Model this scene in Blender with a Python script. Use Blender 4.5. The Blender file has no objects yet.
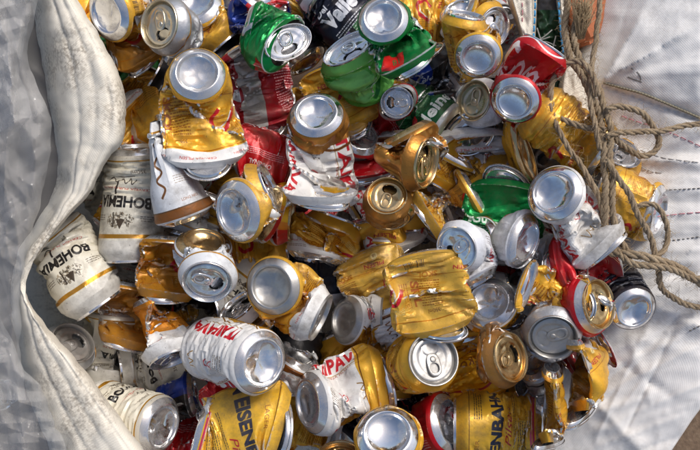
import bpy, bmesh, math, random
import numpy as np
from mathutils import Vector, Matrix, noise as mnoise

random.seed(5)
SC = bpy.context.scene
COL = SC.collection
R_ = math.radians

# ------------------------------------------------------------------ camera
TILT, DIST, PXM = R_(15), 0.75, 0.00095          # photographer looks down on the sack
REF = Vector((0, 0, 0.30))
W0 = Vector((0, -math.sin(TILT), math.cos(TILT)))
RIGHT = Vector((1, 0, 0))
UP = Vector((0, math.cos(TILT), math.sin(TILT)))
CAMP = REF + W0 * DIST
cam_d = bpy.data.cameras.new('camera')
cam = bpy.data.objects.new('camera', cam_d)
COL.objects.link(cam)
cam.location = CAMP
cam.rotation_euler = (TILT, 0, 0)
cam_d.sensor_width = 36
cam_d.angle = 2 * math.atan(350 * PXM / DIST)
cam_d.clip_start = 0.01
cam_d.clip_end = 200
SC.camera = cam

# ------------------------------------------------------------------ light
SUN_DIR = (W0 * 0.62 + RIGHT * 0.42 + UP * 0.55).normalized()   # towards the sun
el = math.asin(SUN_DIR.z)
az = math.atan2(SUN_DIR.x, SUN_DIR.y)
world = bpy.data.worlds.new('World')
SC.world = world
world.use_nodes = True
nt = world.node_tree
bg = nt.nodes['Background']
sky = nt.nodes.new('ShaderNodeTexSky')
sky.sky_type = 'NISHITA'
sky.sun_disc = False
sky.sun_elevation = el
sky.sun_rotation = az
sky.air_density = 1.0
sky.dust_density = 4.0
sky.ozone_density = 0.6
nt.links.new(sky.outputs['Color'], bg.inputs['Color'])
bg.inputs['Strength'].default_value = 0.09
sun_d = bpy.data.lights.new('sun', 'SUN')
sun_d.energy = 1.5
sun_d.angle = R_(18)
sun_d.color = (1.0, 0.97, 0.93)
sun = bpy.data.objects.new('sun', sun_d)
COL.objects.link(sun)
sun.rotation_euler = SUN_DIR.to_track_quat('Z', 'Y').to_euler()
SC.view_settings.view_transform = 'Standard'
SC.view_settings.look = 'None'
SC.view_settings.gamma = 1
SC.view_settings.use_curve_mapping = False
SC.view_settings.exposure = 0.48

# ------------------------------------------------------------------ placing
def at(px, py, h):
    """the point h millimetres above the heap's middle plane that the photo shows at px, py"""
    ray = RIGHT * ((px - 350) * PXM / DIST) + UP * ((225 - py) * PXM / DIST) - W0
    return CAMP + ray * (DIST - h * 0.001)

def frame(px, py):
    ray = RIGHT * ((px - 350) * PXM / DIST) + UP * ((225 - py) * PXM / DIST) - W0
    w = -ray.normalized()
    r = (RIGHT - w * RIGHT.dot(w)).normalized()
    return r, w.cross(r), w

def facing(px, py, d, t):
    r, u, w = frame(px, py)
    d, t = R_(d), R_(t)
    return (w * math.cos(t) + (r * math.cos(d) + u * math.sin(d)) * math.sin(t)).normalized()

def lin(c):
    return tuple(((x / 255) / 12.92 if x / 255 <= 0.04045 else ((x / 255 + 0.055) / 1.055) ** 2.4) for x in c)

def tag(o, label=None, cat=None, group=None, kind=None):
    if label: o['label'] = label
    if cat: o['category'] = cat
    if group: o['group'] = group
    if kind: o['kind'] = kind
    return o

def empty(name, loc):
    o = bpy.data.objects.new(name, None)
    o.empty_display_size = 0.02
    COL.objects.link(o)
    o.location = loc
    return o

def link(name, me, parent=None, mat4=None):
    o = bpy.data.objects.new(name, me)
    COL.objects.link(o)
    if parent is not None: o.parent = parent
    if mat4 is not None: o.matrix_local = mat4
    return o

def grid_mesh(name, V, closed=False, uv=None, mat=None, sharp=None, extra=None):
    """V (rows, cols, 3) -> quad mesh; closed wraps the columns"""
    n, m = V.shape[:2]
    me = bpy.data.meshes.new(name)
    mm = m if closed else m - 1
    i, j = np.meshgrid(np.arange(n - 1), np.arange(mm), indexing='ij')
    j2 = (j + 1) % m
    q = np.stack([i * m + j, i * m + j2, (i + 1) * m + j2, (i + 1) * m + j], -1).reshape(-1, 4)
    nf = len(q)
    me.vertices.add(n * m)
    me.vertices.foreach_set('co', V.reshape(-1).astype(np.float32))
    me.loops.add(nf * 4)
    me.polygons.add(nf)
    me.loops.foreach_set('vertex_index', q.reshape(-1).astype(np.int32))
    me.polygons.foreach_set('loop_start', (np.arange(nf) * 4).astype(np.int32))
    me.polygons.foreach_set('loop_total', np.full(nf, 4, np.int32))
    me.polygons.foreach_set('use_smooth', np.ones(nf, bool))
    if uv is not None:
        ul = me.uv_layers.new(name='UVMap')
        U, VV = uv          # U has mm+1 columns, VV has n rows
        ii, jj = i.reshape(-1), j.reshape(-1)
        a = np.stack([np.stack([U[jj], VV[ii]], -1), np.stack([U[jj + 1], VV[ii]], -1),
                      np.stack([U[jj + 1], VV[ii + 1]], -1), np.stack([U[jj], VV[ii + 1]], -1)], 1)
        ul.data.foreach_set('uv', a.reshape(-1).astype(np.float32))
    me.update(calc_edges=True)
    me.validate()
    if sharp: me.set_sharp_from_angle(angle=R_(sharp))
    if mat: me.materials.append(mat)
    return me

def spline(pts, per):
    """Catmull-Rom through pts (n, k); per = samples per span"""
    P = np.asarray(pts, float)
    P = np.vstack([2 * P[0] - P[1], P, 2 * P[-1] - P[-2]])
    out = []
    for a in range(1, len(P) - 2):
        for t in np.linspace(0, 1, per, endpoint=False):
            p0, p1, p2, p3 = P[a - 1], P[a], P[a + 1], P[a + 2]
            out.append(0.5 * (2 * p1 + (p2 - p0) * t + (2 * p0 - 5 * p1 + 4 * p2 - p3) * t * t + (3 * p1 - p0 - 3 * p2 + p3) * t ** 3))
    out.append(P[-2])
    return np.array(out)

# ------------------------------------------------------------------ materials
class N:
    def __init__(s, name):
        s.m = bpy.data.materials.new(name)
        s.m.use_nodes = True
        s.t = s.m.node_tree
        s.b = s.t.nodes['Principled BSDF']
    def n(s, ty, **k):
        x = s.t.nodes.new('ShaderNode' + ty)
        for a, v in k.items():
            if a in x.inputs.keys(): x.inputs[a].default_value = v
            else: setattr(x, a, v)
        return x
    def l(s, a, b): s.t.links.new(a, b)
    def ramp(s, fac, stops):
        r = s.n('ValToRGB')
        e = r.color_ramp.elements
        while len(e) < len(stops): e.new(0.5)
        for k, (p, c) in enumerate(stops):
            e[k].position = p
            e[k].color = (*c, 1) if not isinstance(c, (int, float)) else (c, c, c, 1)
        s.l(fac, r.inputs[0])
        return r.outputs[0]
    def mix(s, fac, a, b, mode='MIX'):
        x = s.n('MixRGB', blend_type=mode)
        for v, i in ((fac, 0), (a, 1), (b, 2)):
            if isinstance(v, (int, float)): x.inputs[i].default_value = v if i == 0 else (v, v, v, 1)
            elif isinstance(v, tuple): x.inputs[i].default_value = (*v, 1)
            else: s.l(v, x.inputs[i])
        return x.outputs[0]

def crinkle(w, strength, s1=70, s2=320, dist=0.002):
    tc = w.n('TexCoord')
    a = w.n('TexNoise', Scale=s1, Detail=3.0, Roughness=0.55); w.l(tc.outputs['Object'], a.inputs['Vector'])
    ra = w.n('Math', operation='SUBTRACT'); w.l(a.outputs['Fac'], ra.inputs[0]); ra.inputs[1].default_value = 0.5
    rb = w.n('Math', operation='ABSOLUTE'); w.l(ra.outputs[0], rb.inputs[0])
    b = w.n('TexNoise', Scale=s2, Detail=2.0); w.l(tc.outputs['Object'], b.inputs['Vector'])
    ad = w.n('Math', operation='MULTIPLY_ADD'); w.l(b.outputs['Fac'], ad.inputs[0]); ad.inputs[1].default_value = 0.12; w.l(rb.outputs[0], ad.inputs[2])
    bp = w.n('Bump', Strength=strength, Distance=dist)
    w.l(ad.outputs[0], bp.inputs['Height'])
    return bp.outputs['Normal'], tc

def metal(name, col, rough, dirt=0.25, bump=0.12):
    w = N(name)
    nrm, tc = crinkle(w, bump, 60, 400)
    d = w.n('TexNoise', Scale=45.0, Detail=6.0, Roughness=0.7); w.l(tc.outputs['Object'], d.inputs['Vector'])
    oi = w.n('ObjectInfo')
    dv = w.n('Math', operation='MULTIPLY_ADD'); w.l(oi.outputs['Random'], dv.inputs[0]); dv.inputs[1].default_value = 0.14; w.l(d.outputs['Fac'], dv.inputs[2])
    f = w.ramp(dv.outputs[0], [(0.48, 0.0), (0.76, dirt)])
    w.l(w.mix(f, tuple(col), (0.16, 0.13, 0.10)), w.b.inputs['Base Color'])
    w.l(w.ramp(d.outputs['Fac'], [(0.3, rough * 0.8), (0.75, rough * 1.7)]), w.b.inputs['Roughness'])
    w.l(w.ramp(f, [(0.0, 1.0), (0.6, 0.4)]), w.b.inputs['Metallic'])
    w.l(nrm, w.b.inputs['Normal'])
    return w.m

ALU = metal('bare_aluminium', (0.86, 0.86, 0.87), 0.12, 0.5, 0.05)
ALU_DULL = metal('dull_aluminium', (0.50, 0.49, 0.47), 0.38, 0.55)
CHAMP = metal('champagne_aluminium', (0.70, 0.50, 0.25), 0.2, 0.3)
BEIGE = metal('beige_aluminium', (0.74, 0.66, 0.50), 0.28, 0.3)
METALS = {'s': ALU, 'd': ALU_DULL, 'c': CHAMP, 'g': BEIGE}

# ------------------------------------------------------------------ printed labels, drawn in memory
KX = 4                                          # texels per millimetre
CW, CH = 207, 122                               # the can's printed sheet in millimetres
GLY = {}
def glyphs(s, bold, shear):
    k = (s, bold, shear)
    if k not in GLY:
        c = bpy.data.curves.new('lettering', 'FONT')
        c.body = s; c.size = 1.0; c.offset = bold; c.shear = shear
        c.resolution_u = 3
        o = bpy.data.objects.new('lettering', c)
        me = bpy.data.meshes.new_from_object(o)
        me.calc_loop_triangles()
        v = np.array([x.co[:2] for x in me.vertices]).reshape(-1, 2)
        t = np.array([x.vertices[:] for x in me.loop_triangles]).reshape(-1, 3)
        bpy.data.objects.remove(o); bpy.data.curves.remove(c); bpy.data.meshes.remove(me)
        lo, hi = v.min(0), v.max(0)
        GLY[k] = (v - (lo + hi) / 2, t, hi - lo)
    return GLY[k]

class Art:
    def __init__(s, col, metal=0.0):
        s.a = np.zeros((CH * KX, CW * KX, 4))
        s.a[..., :3] = np.array(col) / 255.0
        s.a[..., 3] = metal
    def _put(s, mask, x0, y0, col, metal):
        h, w = mask.shape
        ys = np.arange(y0, y0 + h); ok = (ys >= 0) & (ys < s.a.shape[0])
        xs = np.arange(x0, x0 + w) % s.a.shape[1]
        if not ok.any(): return
        m = mask[ok][..., None]
        reg = s.a[np.ix_(ys[ok], xs)]
        s.a[np.ix_(ys[ok], xs)] = reg * (1 - m) + m * np.array([*(np.array(col) / 255.0), metal])
    def tris(s, v, t, col, metal=0.0):
        """fill triangles given in millimetres"""
        v = v * KX
        x0, y0 = np.floor(v.min(0)).astype(int) - 1
        x1, y1 = np.ceil(v.max(0)).astype(int) + 1
        q = 3
        M = np.zeros(((y1 - y0) * q, (x1 - x0) * q), bool)
        vv = (v - (x0, y0)) * q
        for a, b, c in t:
            p = vv[[a, b, c]]
            bx0, by0 = np.floor(p.min(0)).astype(int); bx1, by1 = np.ceil(p.max(0)).astype(int) + 1
            X, Y = np.meshgrid(np.arange(bx0, bx1) + 0.5, np.arange(by0, by1) + 0.5)
            e = []
            for k in range(3):
                u, w = p[k], p[(k + 1) % 3]
                e.append((w[0] - u[0]) * (Y - u[1]) - (w[1] - u[1]) * (X - u[0]))
            ins = ((e[0] >= 0) & (e[1] >= 0) & (e[2] >= 0)) | ((e[0] <= 0) & (e[1] <= 0) & (e[2] <= 0))
            M[by0:by0 + ins.shape[0], bx0:bx0 + ins.shape[1]] |= ins[:M.shape[0] - by0, :M.shape[1] - bx0]
        s._put(M.reshape(y1 - y0, q, x1 - x0, q).mean((1, 3)), x0, y0, col, metal)
    def text(s, t, cx, cy, h, col, w=None, rot=0, bold=0.0, shear=0.0, metal=0.0):
        v, tr, size = glyphs(t, bold, shear)
        sy = h / size[1]; sx = (w / size[0]) if w else sy
        p = v * (sx, sy)
        c, n = math.cos(R_(rot)), math.sin(R_(rot))
        s.tris(np.stack([p[:, 0] * c - p[:, 1] * n + cx, p[:, 0] * n + p[:, 1] * c + cy], -1), tr, col, metal)
    def poly(s, pts, col, metal=0.0):
        p = np.array(pts, float)
        s.tris(p, [(0, k, k + 1) for k in range(1, len(p) - 1)], col, metal)
    def rect(s, x0, y0, x1, y1, col, metal=0.0): s.poly([(x0, y0), (x1, y0), (x1, y1), (x0, y1)], col, metal)
    def disc(s, cx, cy, rx, ry, col, metal=0.0):
        s.poly([(cx + rx * math.cos(k * 0.157), cy + ry * math.sin(k * 0.157)) for k in range(40)], col, metal)
    def band(s, y0, y1, col, metal=0.0):
        s.a[int(y0 * KX):int(y1 * KX)] = [*(np.array(col) / 255.0), metal]
    def stroke(s, pts, wd, col, metal=0.0):
        P = spline(pts, 8)
        for a, b in zip(P[:-1], P[1:]):
            d = b - a; l = np.hypot(*d) + 1e-6; n = np.array([-d[1], d[0]]) / l * wd / 2; e = d / l * wd * 0.2
            s.poly([a - n - e, b - n + e, b + n + e, a + n - e], col, metal)
    def lines(s, x0, y0, x1, y1, step, col, rot=0, metal=0.0, seed=1):
        """a block of small print"""
        r = random.Random(seed)
        if rot:
            x = x0
            while x < x1:
                y = y0
                while y < y1 - 1.2:
                    k = r.uniform(0.8, 4.0); s.rect(x, y, x + step * 0.42, min(y + k, y1), col, metal); y += k + 0.7
                x += step
        else:
            y = y0
            while y < y1:
                x = x0
                while x < x1 - 1.2:
                    k = r.uniform(0.8, 4.0); s.rect(x, y, min(x + k, x1), y + step * 0.42, col, metal); x += k + 0.7
                y += step

GOLD = (234, 177, 54); DGOLD = (200, 128, 14); BRN = (120, 66, 14); RED = (196, 20, 34); WHT = (232, 230, 226)
ART = {}
er_ = random.Random(2)
def art(name):
    if name in ART: return ART[name]
    
    if name in ('gold', 'goldtop', 'goldwhite', 'goldtext', 'goldshade', 'goldbare'):
        a = Art({'goldshade': (190, 130, 36), 'goldbare': (182, 126, 58), 'goldtext': (230, 180, 70)}.get(name, GOLD), 0.8 if name == 'goldbare' else 0.36)  # first entry: the plain gold with shade painted into its colour
        if name != 'goldbare':
            for u in (25, 128):
                a.lines(u, 42, u + 24, 82, 2.6, (170, 104, 18), metal=0.4, seed=u)
                a.text('350ml', u + 12, 88, 4, BRN, metal=0.2)
                a.text('SKOL', u + 12, 35, 6, (196, 122, 20), 22, bold=0.03, metal=0.4)
            for u in (78, 180):
                a.stroke([(u - 12, 50), (u - 4, 66), (u + 8, 70), (u + 14, 58), (u + 6, 48)], 4.2, RED)
                a.stroke([(u - 9, 52), (u - 2, 63), (u + 8, 66)], 1.4, WHT)
                a.lines(u - 8, 78, u + 10, 86, 2.4, (236, 208, 130), metal=0.2, seed=u)
            a.band(96, 97.2, (200, 120, 16), 0.6); a.band(36, 36.8, (190, 120, 30), 0.4)
            for u in (52, 154):
                a.text('SKOL', u, 62, 9, (176, 96, 20), 40, rot=90, bold=0.04); a.lines(u + 8, 44, u + 17, 82, 2.4, (186, 116, 24), rot=1, seed=u)
                for k in range(14): a.rect(u - 12 + k * 1.5, 16, u - 12 + k * 1.5 + er_.uniform(.4, 1.0), 26, (60, 40, 20))
            for u in (100, 204):
                a.text('PILSEN', u - 2, 30, 5, (176, 40, 36), 26, bold=0.02); a.disc(u - 4, 18, 4, 4, (250, 226, 150)); a.text('18', u - 4, 18, 3.4, BRN)
        if name in ('goldwhite',):
            a.band(0, 30, WHT); a.band(30, 31.5, (200, 130, 30), 0.5)
            for u in (20, 72, 124, 176): a.text('CERVEJA PILSEN', u, 20, 2.8, (190, 50, 40), 34); a.lines(u - 14, 11, u + 12, 15, 2.2, (150, 130, 110), seed=u)
        if name == 'goldtop':
            a.band(98, 122, WHT)
            for u in (20, 72, 124, 176): a.text('CERVEJA PILSEN', u, 104, 2.8, (190, 50, 40), 34)
    elif name in ('whitegold', 'crownlabel', 'taillabel'):
        a = Art(WHT)
        # gold third
        a.rect(138, 0, 207, 122, GOLD, 0.7)
        a.poly([(138, 0), (126, 0), (134, 30), (126, 60), (136, 92), (128, 122), (138, 122)], GOLD, 0.7)
        a.stroke([(124, 4), (131, 30), (122, 60), (132, 90), (125, 120)], 1.6, (150, 104, 40), 0.4)
        a.stroke([(12, 4), (20, 30), (10, 60), (21, 90), (13, 120)], 1.4, (160, 118, 50), 0.4)
        for cx in (30, 108):
            a.text('ITAIPAVA', cx, 62, 15, RED, 84, rot=90, bold=0.035)
            a.stroke([(cx + 10, 24), (cx + 10, 100)], 0.7, (160, 118, 50), 0.4)
        a.text('CERVEJA PILSEN', 42, 62, 2.6, (150, 60, 40), 44, rot=90)
        a.lines(58, 28, 82, 40, 2.3, (130, 120, 110), seed=4)
        a.disc(70, 60, 4.4, 4.4, (196, 40, 44)); a.disc(70, 60, 3.3, 3.3, WHT); a.text('18', 70, 60, 3, (40, 40, 40))
        a.stroke([(66, 48), (70, 54), (74, 48), (66, 48)], 0.9, (190, 50, 60))
        a.stroke([(62, 82), (66, 90), (70, 84), (75, 94), (80, 84)], 1.0, (160, 118, 50), 0.4)
        a.lines(150, 40, 190, 80, 3, (180, 110, 16), metal=0.5, seed=7)
        if name == 'crownlabel':
            a.band(0, 30, (170, 116, 48), 0.7); a.stroke([(0, 30), (40, 34), (80, 29), (120, 34), (207, 30)], 1.4, BRN, 0.4)
        elif name == 'taillabel':
            a.band(90, 122, GOLD, 0.36); a.stroke([(0, 90), (40, 94), (80, 89), (120, 94), (207, 90)], 1.2, BRN, 0.4)
        else:
            a.band(0, 8, WHT)
    elif name == 'white':
        a = Art((226, 228, 230))
        a.band(8, 17, (150, 92, 40), 0.4); a.band(17, 18.2, (90, 60, 30))
        for u in (0, 70, 140):
            a.stroke([(u + 4, 30), (u + 10, 38), (u + 3, 46), (u + 11, 54), (u + 4, 62), (u + 10, 72)], 2.2, (120, 78, 40))
            a.stroke([(u + 10, 76), (u + 4, 84), (u + 11, 92)], 1.8, (70, 44, 30))
            a.lines(u + 22, 40, u + 46, 48, 2.3, (170, 160, 150), seed=u)
            a.text('LONG NECK', u + 34, 24, 2.6, (150, 90, 60), 22)
        a.band(108, 110, (196, 140, 50), 0.5)
    elif name in ('scriptred', 'red', 'redsilver'):
        a = Art({'redsilver': (156, 18, 30)}.get(name, (196, 16, 28)), 0.3)
        if name == 'scriptred':
            for c in (52, 155):
                def sc(p): return [(c + x, 62 + y) for x, y in p]
                W = (240, 236, 236)
                a.stroke(sc([(-26, 12), (-34, 16), (-42, 6), (-43, -8), (-36, -16), (-27, -12), (-24, -4)]), 4.6, W)      # C
                a.stroke(sc([(-16, 2), (-22, -2), (-23, -10), (-18, -15), (-12, -10), (-12, -2), (-17, 2)]), 3.4, W)     # o
                a.stroke(sc([(2, 0), (-3, 2), (-7, -6), (-4, -14), (2, -12), (5, -6)]), 3.4, W)                          # c
                a.stroke(sc([(20, 0), (14, 2), (9, -6), (12, -14), (18, -11), (21, 1), (21, -11), (26, -13)]), 3.4, W)   # a
                a.stroke(sc([(-40, -22), (-16, -20), (6, -26), (28, -22), (46, -28)]), 3.2, W)                           # ribbon
                a.stroke(sc([(-44, 24), (-20, 30), (10, 22), (44, 32)]), 2.2, W)
                a.rect(c - 50, 50, c - 46, 74, W); a.rect(c - 49.2, 58, c - 46.8, 66, (206, 14, 26), 0.35)
            a.band(0, 9, (220, 220, 222), 0.9)
        elif name == 'red':
            for c in (40, 110, 170):
                a.text('ORIGINAL', c, 62, 8, (236, 226, 222), 46, rot=90, bold=0.02)
                a.lines(c + 12, 20, c + 24, 100, 3, (236, 190, 190), rot=1, seed=c)
            a.band(112, 122, (214, 214, 216), 0.9)
        else:
            a.rect(86, 0, 108, 122, (176, 170, 162), 0.5)
            a.poly([(86, 0), (74, 20), (84, 48), (76, 80), (86, 122)], (176, 170, 162), 0.5)
            for k in range(9): a.rect(118, 24 + k * 5, 152, 26 + k * 5, (150, 8, 22), 0.3)
            a.rect(112, 60, 124, 74, (200, 200, 204), 0.6); a.rect(128, 66, 138, 78, (196, 200, 204), 0.6)
            a.lines(20, 20, 60, 100, 3, (236, 170, 170), seed=9)
    elif name in ('green', 'greentext'):
        a = Art((4, 132, 62), 0.55)
        a.stroke([(0, 30), (50, 52), (100, 30), (150, 55), (207, 30)], 9, (2, 96, 48), 0.55)
        a.stroke([(0, 80), (60, 96), (120, 78), (207, 92)], 6, (20, 160, 80), 0.55)
        for c in (40, 150):
            if name == 'greentext':
                a.text('Guarana', c, 62, 13, (226, 240, 228), 50, bold=0.03); a.lines(c - 24, 46, c + 22, 52, 2.6, (200, 226, 206), seed=c)
                a.rect(c - 30, 56, c - 25, 68, (200, 226, 206))
            else:
                a.text('ZERO', c, 60, 8, (10, 80, 44), 26, metal=0.4)
        a.poly([(84, 92), (110, 86), (118, 106), (90, 110)], (200, 34, 30)); a.text('18', 98, 99, 8, (40, 120, 60))
        if name == 'green': a.band(108, 110, (210, 220, 212), 0.5)
        if name == 'greentext': a.band(0, 16, (224, 222, 218)); a.stroke([(0, 12), (50, 20), (100, 12), (150, 20), (207, 12)], 3, RED)
    elif name == 'lime':
        a = Art((98, 186, 72), 0.3)
        a.disc(52, 60, 30, 40, (132, 206, 106), 0.3)
        a.poly([(88, 40), (98, 44), (104, 84), (92, 78)], (214, 208, 176)); a.poly([(104, 60), (124, 54), (118, 84), (106, 82)], (224, 176, 40), 0.5)
        a.stroke([(70, 20), (110, 34), (150, 18)], 6, (30, 120, 40), 0.4); a.lines(150, 40, 186, 80, 3, (30, 110, 40), seed=3)
        a.band(108, 122, (120, 196, 90), 0.3)
    elif name == 'greenletter':
        a = Art((8, 92, 48), 0.45)
        for c in (52, 155): a.text('Heineken', c, 36, 27, (232, 236, 230), 102, bold=0.03)
        a.band(0, 12, (214, 214, 208), 0.6); a.band(28, 29, (200, 210, 200)); a.band(104, 105, (200, 210, 200))
        a.disc(0, 64, 8, 8, RED)
    elif name == 'blackjuice':
        a = Art((26, 28, 44), 0.15)
        for c in (52, 155):
            a.text('Valle', c, 58, 20, (240, 240, 244), 46, bold=0.05); a.text('Del', c - 14, 74, 8, (240, 240, 244), 14, bold=0.03)
            a.poly([(c + 10, 88), (c + 24, 84), (c + 44, 92), (c + 30, 100), (c + 14, 98)], (84, 170, 50), 0.1)
            a.poly([(c - 30, 96), (c + 10, 98), (c + 8, 116), (c - 36, 116)], (222, 216, 226))
            a.lines(c - 22, 36, c + 22, 45, 3, (220, 220, 226), seed=c)
            a.rect(c - 22, 24, c - 8, 36, (120, 96, 160)); a.rect(c - 2, 22, c + 20, 36, (70, 120, 80)); a.lines(c - 2, 24, c + 18, 34, 3, (200, 220, 200), seed=c + 1)
    elif name in ('blue', 'navy', 'black', 'bluered'):
        a = Art({'blue': (20, 56, 150), 'navy': (20, 24, 44), 'black': (26, 25, 28), 'bluered': (30, 60, 150)}[name], 0.3)
        if name == 'blue':
            a.rect(70, 0, 150, 122, (22, 24, 30), 0.2); a.poly([(40, 30), (70, 50), (60, 80), (44, 66)], (226, 232, 240))
            for c in (62, 160): a.text('Pale', c, 84, 12, (226, 230, 236), 26, bold=0.02)
        if name == 'navy':
            a.rect(20, 0, 86, 122, (196, 200, 208)); a.stroke([(86, 0), (82, 40), (90, 80), (86, 122)], 2.6, (180, 26, 40))
            a.text('dona', 53, 62, 14, (30, 32, 60), 36, rot=90, bold=0.03); a.lines(120, 30, 160, 60, 3, (190, 190, 196), seed=2)
        if name == 'bluered':
            a.rect(0, 0, 60, 122, (206, 30, 40)); a.rect(100, 40, 150, 90, (230, 232, 236)); a.disc(124, 64, 14, 14, (120, 190, 70))
            a.text('MAX', 40, 64, 16, (236, 236, 240), 40, bold=0.03)
        if name == 'black':
            a.text('ZERO', 52, 62, 14, (200, 200, 204), 44); a.lines(120, 30, 170, 80, 3, (150, 150, 154), seed=6); a.stroke([(0, 100), (100, 92), (207, 104)], 4, (190, 30, 40))
    elif name == 'cream':
        C = (226, 220, 202)
        a = Art(C)
        a.band(0, 11, (206, 200, 186), 0.2); a.band(10, 11.6, (188, 136, 40), 0.6)
        a.band(93, 97, (196, 140, 40), 0.65); a.band(99, 122, (214, 210, 200))
        for c in (52, 155):
            a.text('BOHEMIA', c, 60, 12.5, (24, 22, 24), 60, bold=0.035)
            er = random.Random(c)                        # engraved brewery scene over the name
            for k in range(150):
                q, rr = er.uniform(0, 6.28), math.sqrt(er.random())
                x, y = c + 15 * rr * math.cos(q), 78 + 7.5 * rr * math.sin(q)
                g_ = er.choice((50, 74, 100, 130, 160))
                if er.random() < .6: a.rect(x, y, x + er.uniform(.5, 1.2), y + er.uniform(1, 3.2), (g_, int(g_ * .9), int(g_ * .74)))
                else: a.rect(x, y, x + er.uniform(1, 3.4), y + er.uniform(.3, .8), (g_, int(g_ * .9), int(g_ * .74)))
            a.poly([(c - 5, 78), (c, 88), (c + 5, 78)], (70, 58, 44)); a.rect(c + 7, 74, c + 8.6, 86, (60, 50, 40))
            a.lines(c - 36, 74, c - 20, 80, 2.2, (120, 110, 96), seed=c); a.lines(c + 20, 74, c + 36, 80, 2.2, (120, 110, 96), seed=c + 1)
            a.text('CERVEJA PURO MALTE', c, 45, 3.2, (170, 50, 40), 56)
            a.stroke([(c + 6, 36), (c + 8, 52)], 2.0, (40, 34, 34))
            a.stroke([(c - 12, 34), (c - 8, 40), (c - 6, 33), (c - 2, 40), (c + 2, 34), (c + 8, 39), (c + 14, 33), (c + 20, 37)], 0.9, (60, 50, 40))
            a.stroke([(c - 10, 30), (c + 4, 32), (c + 20, 30)], 0.7, (60, 50, 40))
            a.text('350ml', c - 14, 24, 4.2, (80, 66, 50), 15)
    elif name == 'yellow':
        a = Art((236, 184, 54), 0.25)
        for c in (52, 155):
            a.text('EISENBAHN', c, 74, 14.5, (30, 36, 58), 98, bold=0.045)
            a.text('Pilsen', c + 4, 57, 9, (176, 36, 40), 40, shear=0.35)
            a.lines(c - 44, 46, c + 44, 49, 2.2, (90, 70, 40), seed=c)
            a.lines(c - 38, 22, c + 10, 42, 2.5, (96, 74, 40), seed=c + 1)
            a.text('350ml', c - 30, 17, 5, (40, 36, 40), 18, bold=0.02); a.text('ml 12x', c + 16, 30, 4, (90, 60, 30), 14)
            a.lines(c + 8, 92, c + 40, 100, 2.6, (96, 74, 40), seed=c + 3)
            a.text('LAGER', c - 24, 97, 5, (150, 90, 20), 22)
        a.band(7, 9, (190, 40, 80)); a.band(9.6, 12, (214, 90, 110)); a.band(106, 107, (120, 80, 20))
    elif name in ('yellowred', 'goldbrown'):
        a = Art((244, 180, 20), 0.5)
        if name == 'yellowred':
            a.rect(60, 0, 100, 122, (214, 40, 20), 0.3); a.stroke([(52, 0), (70, 40), (56, 80), (66, 122)], 10, (240, 140, 20), 0.4)
            a.stroke([(104, 0), (92, 50), (106, 122)], 5, WHT); a.text('SKOL', 150, 60, 14, (210, 30, 30), 44, rot=90, bold=0.04)
        else:
            for c in (52, 155): a.text('SKOL', c, 66, 8, (150, 84, 16), 32, bold=0.02); a.text('PILSEN', c, 54, 7, (168, 90, 16), 34, bold=0.02); a.lines(c - 20, 34, c + 20, 44, 2.6, (160, 96, 20), seed=c)
            a.stroke([(0, 90), (50, 100), (100, 90), (150, 100), (207, 90)], 2, (176, 40, 40))
    elif name == 'orangewhite':
        a = Art((232, 146, 20), 0.45)
        a.poly([(0, 122), (0, 86), (40, 92), (80, 84), (120, 92), (160, 84), (207, 88), (207, 122)], WHT)
        a.band(96, 122, WHT)
        for u in (20, 72, 124, 176):
            a.text('Cerveja', u, 100, 4, (210, 70, 60), 18); a.disc(u + 10, 70, 2.5, 2.5, (120, 70, 20)); a.disc(u + 14, 90, 1, 1, BRN)
        a.stroke([(60, 40), (84, 66), (112, 80)], 5, (224, 50, 60)); a.stroke([(160, 30), (184, 60), (200, 84)], 5, (224, 50, 60))
    elif name == 'silvertext':
        a = Art((190, 192, 196), 0.75)
        for c in (30, 90, 150): a.text('CERVEJA', c, 62, 5, (60, 62, 70), 36, bold=0.02); a.lines(c - 14, 30, c + 14, 50, 3, (110, 112, 120), seed=c)
        a.band(14, 17, (40, 40, 44)); a.band(104, 106, (200, 140, 40), 0.6)
    elif name == 'whitered':
        a = Art((224, 226, 230))
        for c in (30, 100, 170): a.text('BRAHMA', c, 62, 13, RED, 60, rot=90, bold=0.03); a.lines(c + 14, 30, c + 24, 90, 3, (150, 140, 140), rot=1, seed=c)
        a.band(0, 8, (210, 210, 214), 0.8)
    ART[name] = label_material(name, a.a)
    return ART[name]

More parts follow.
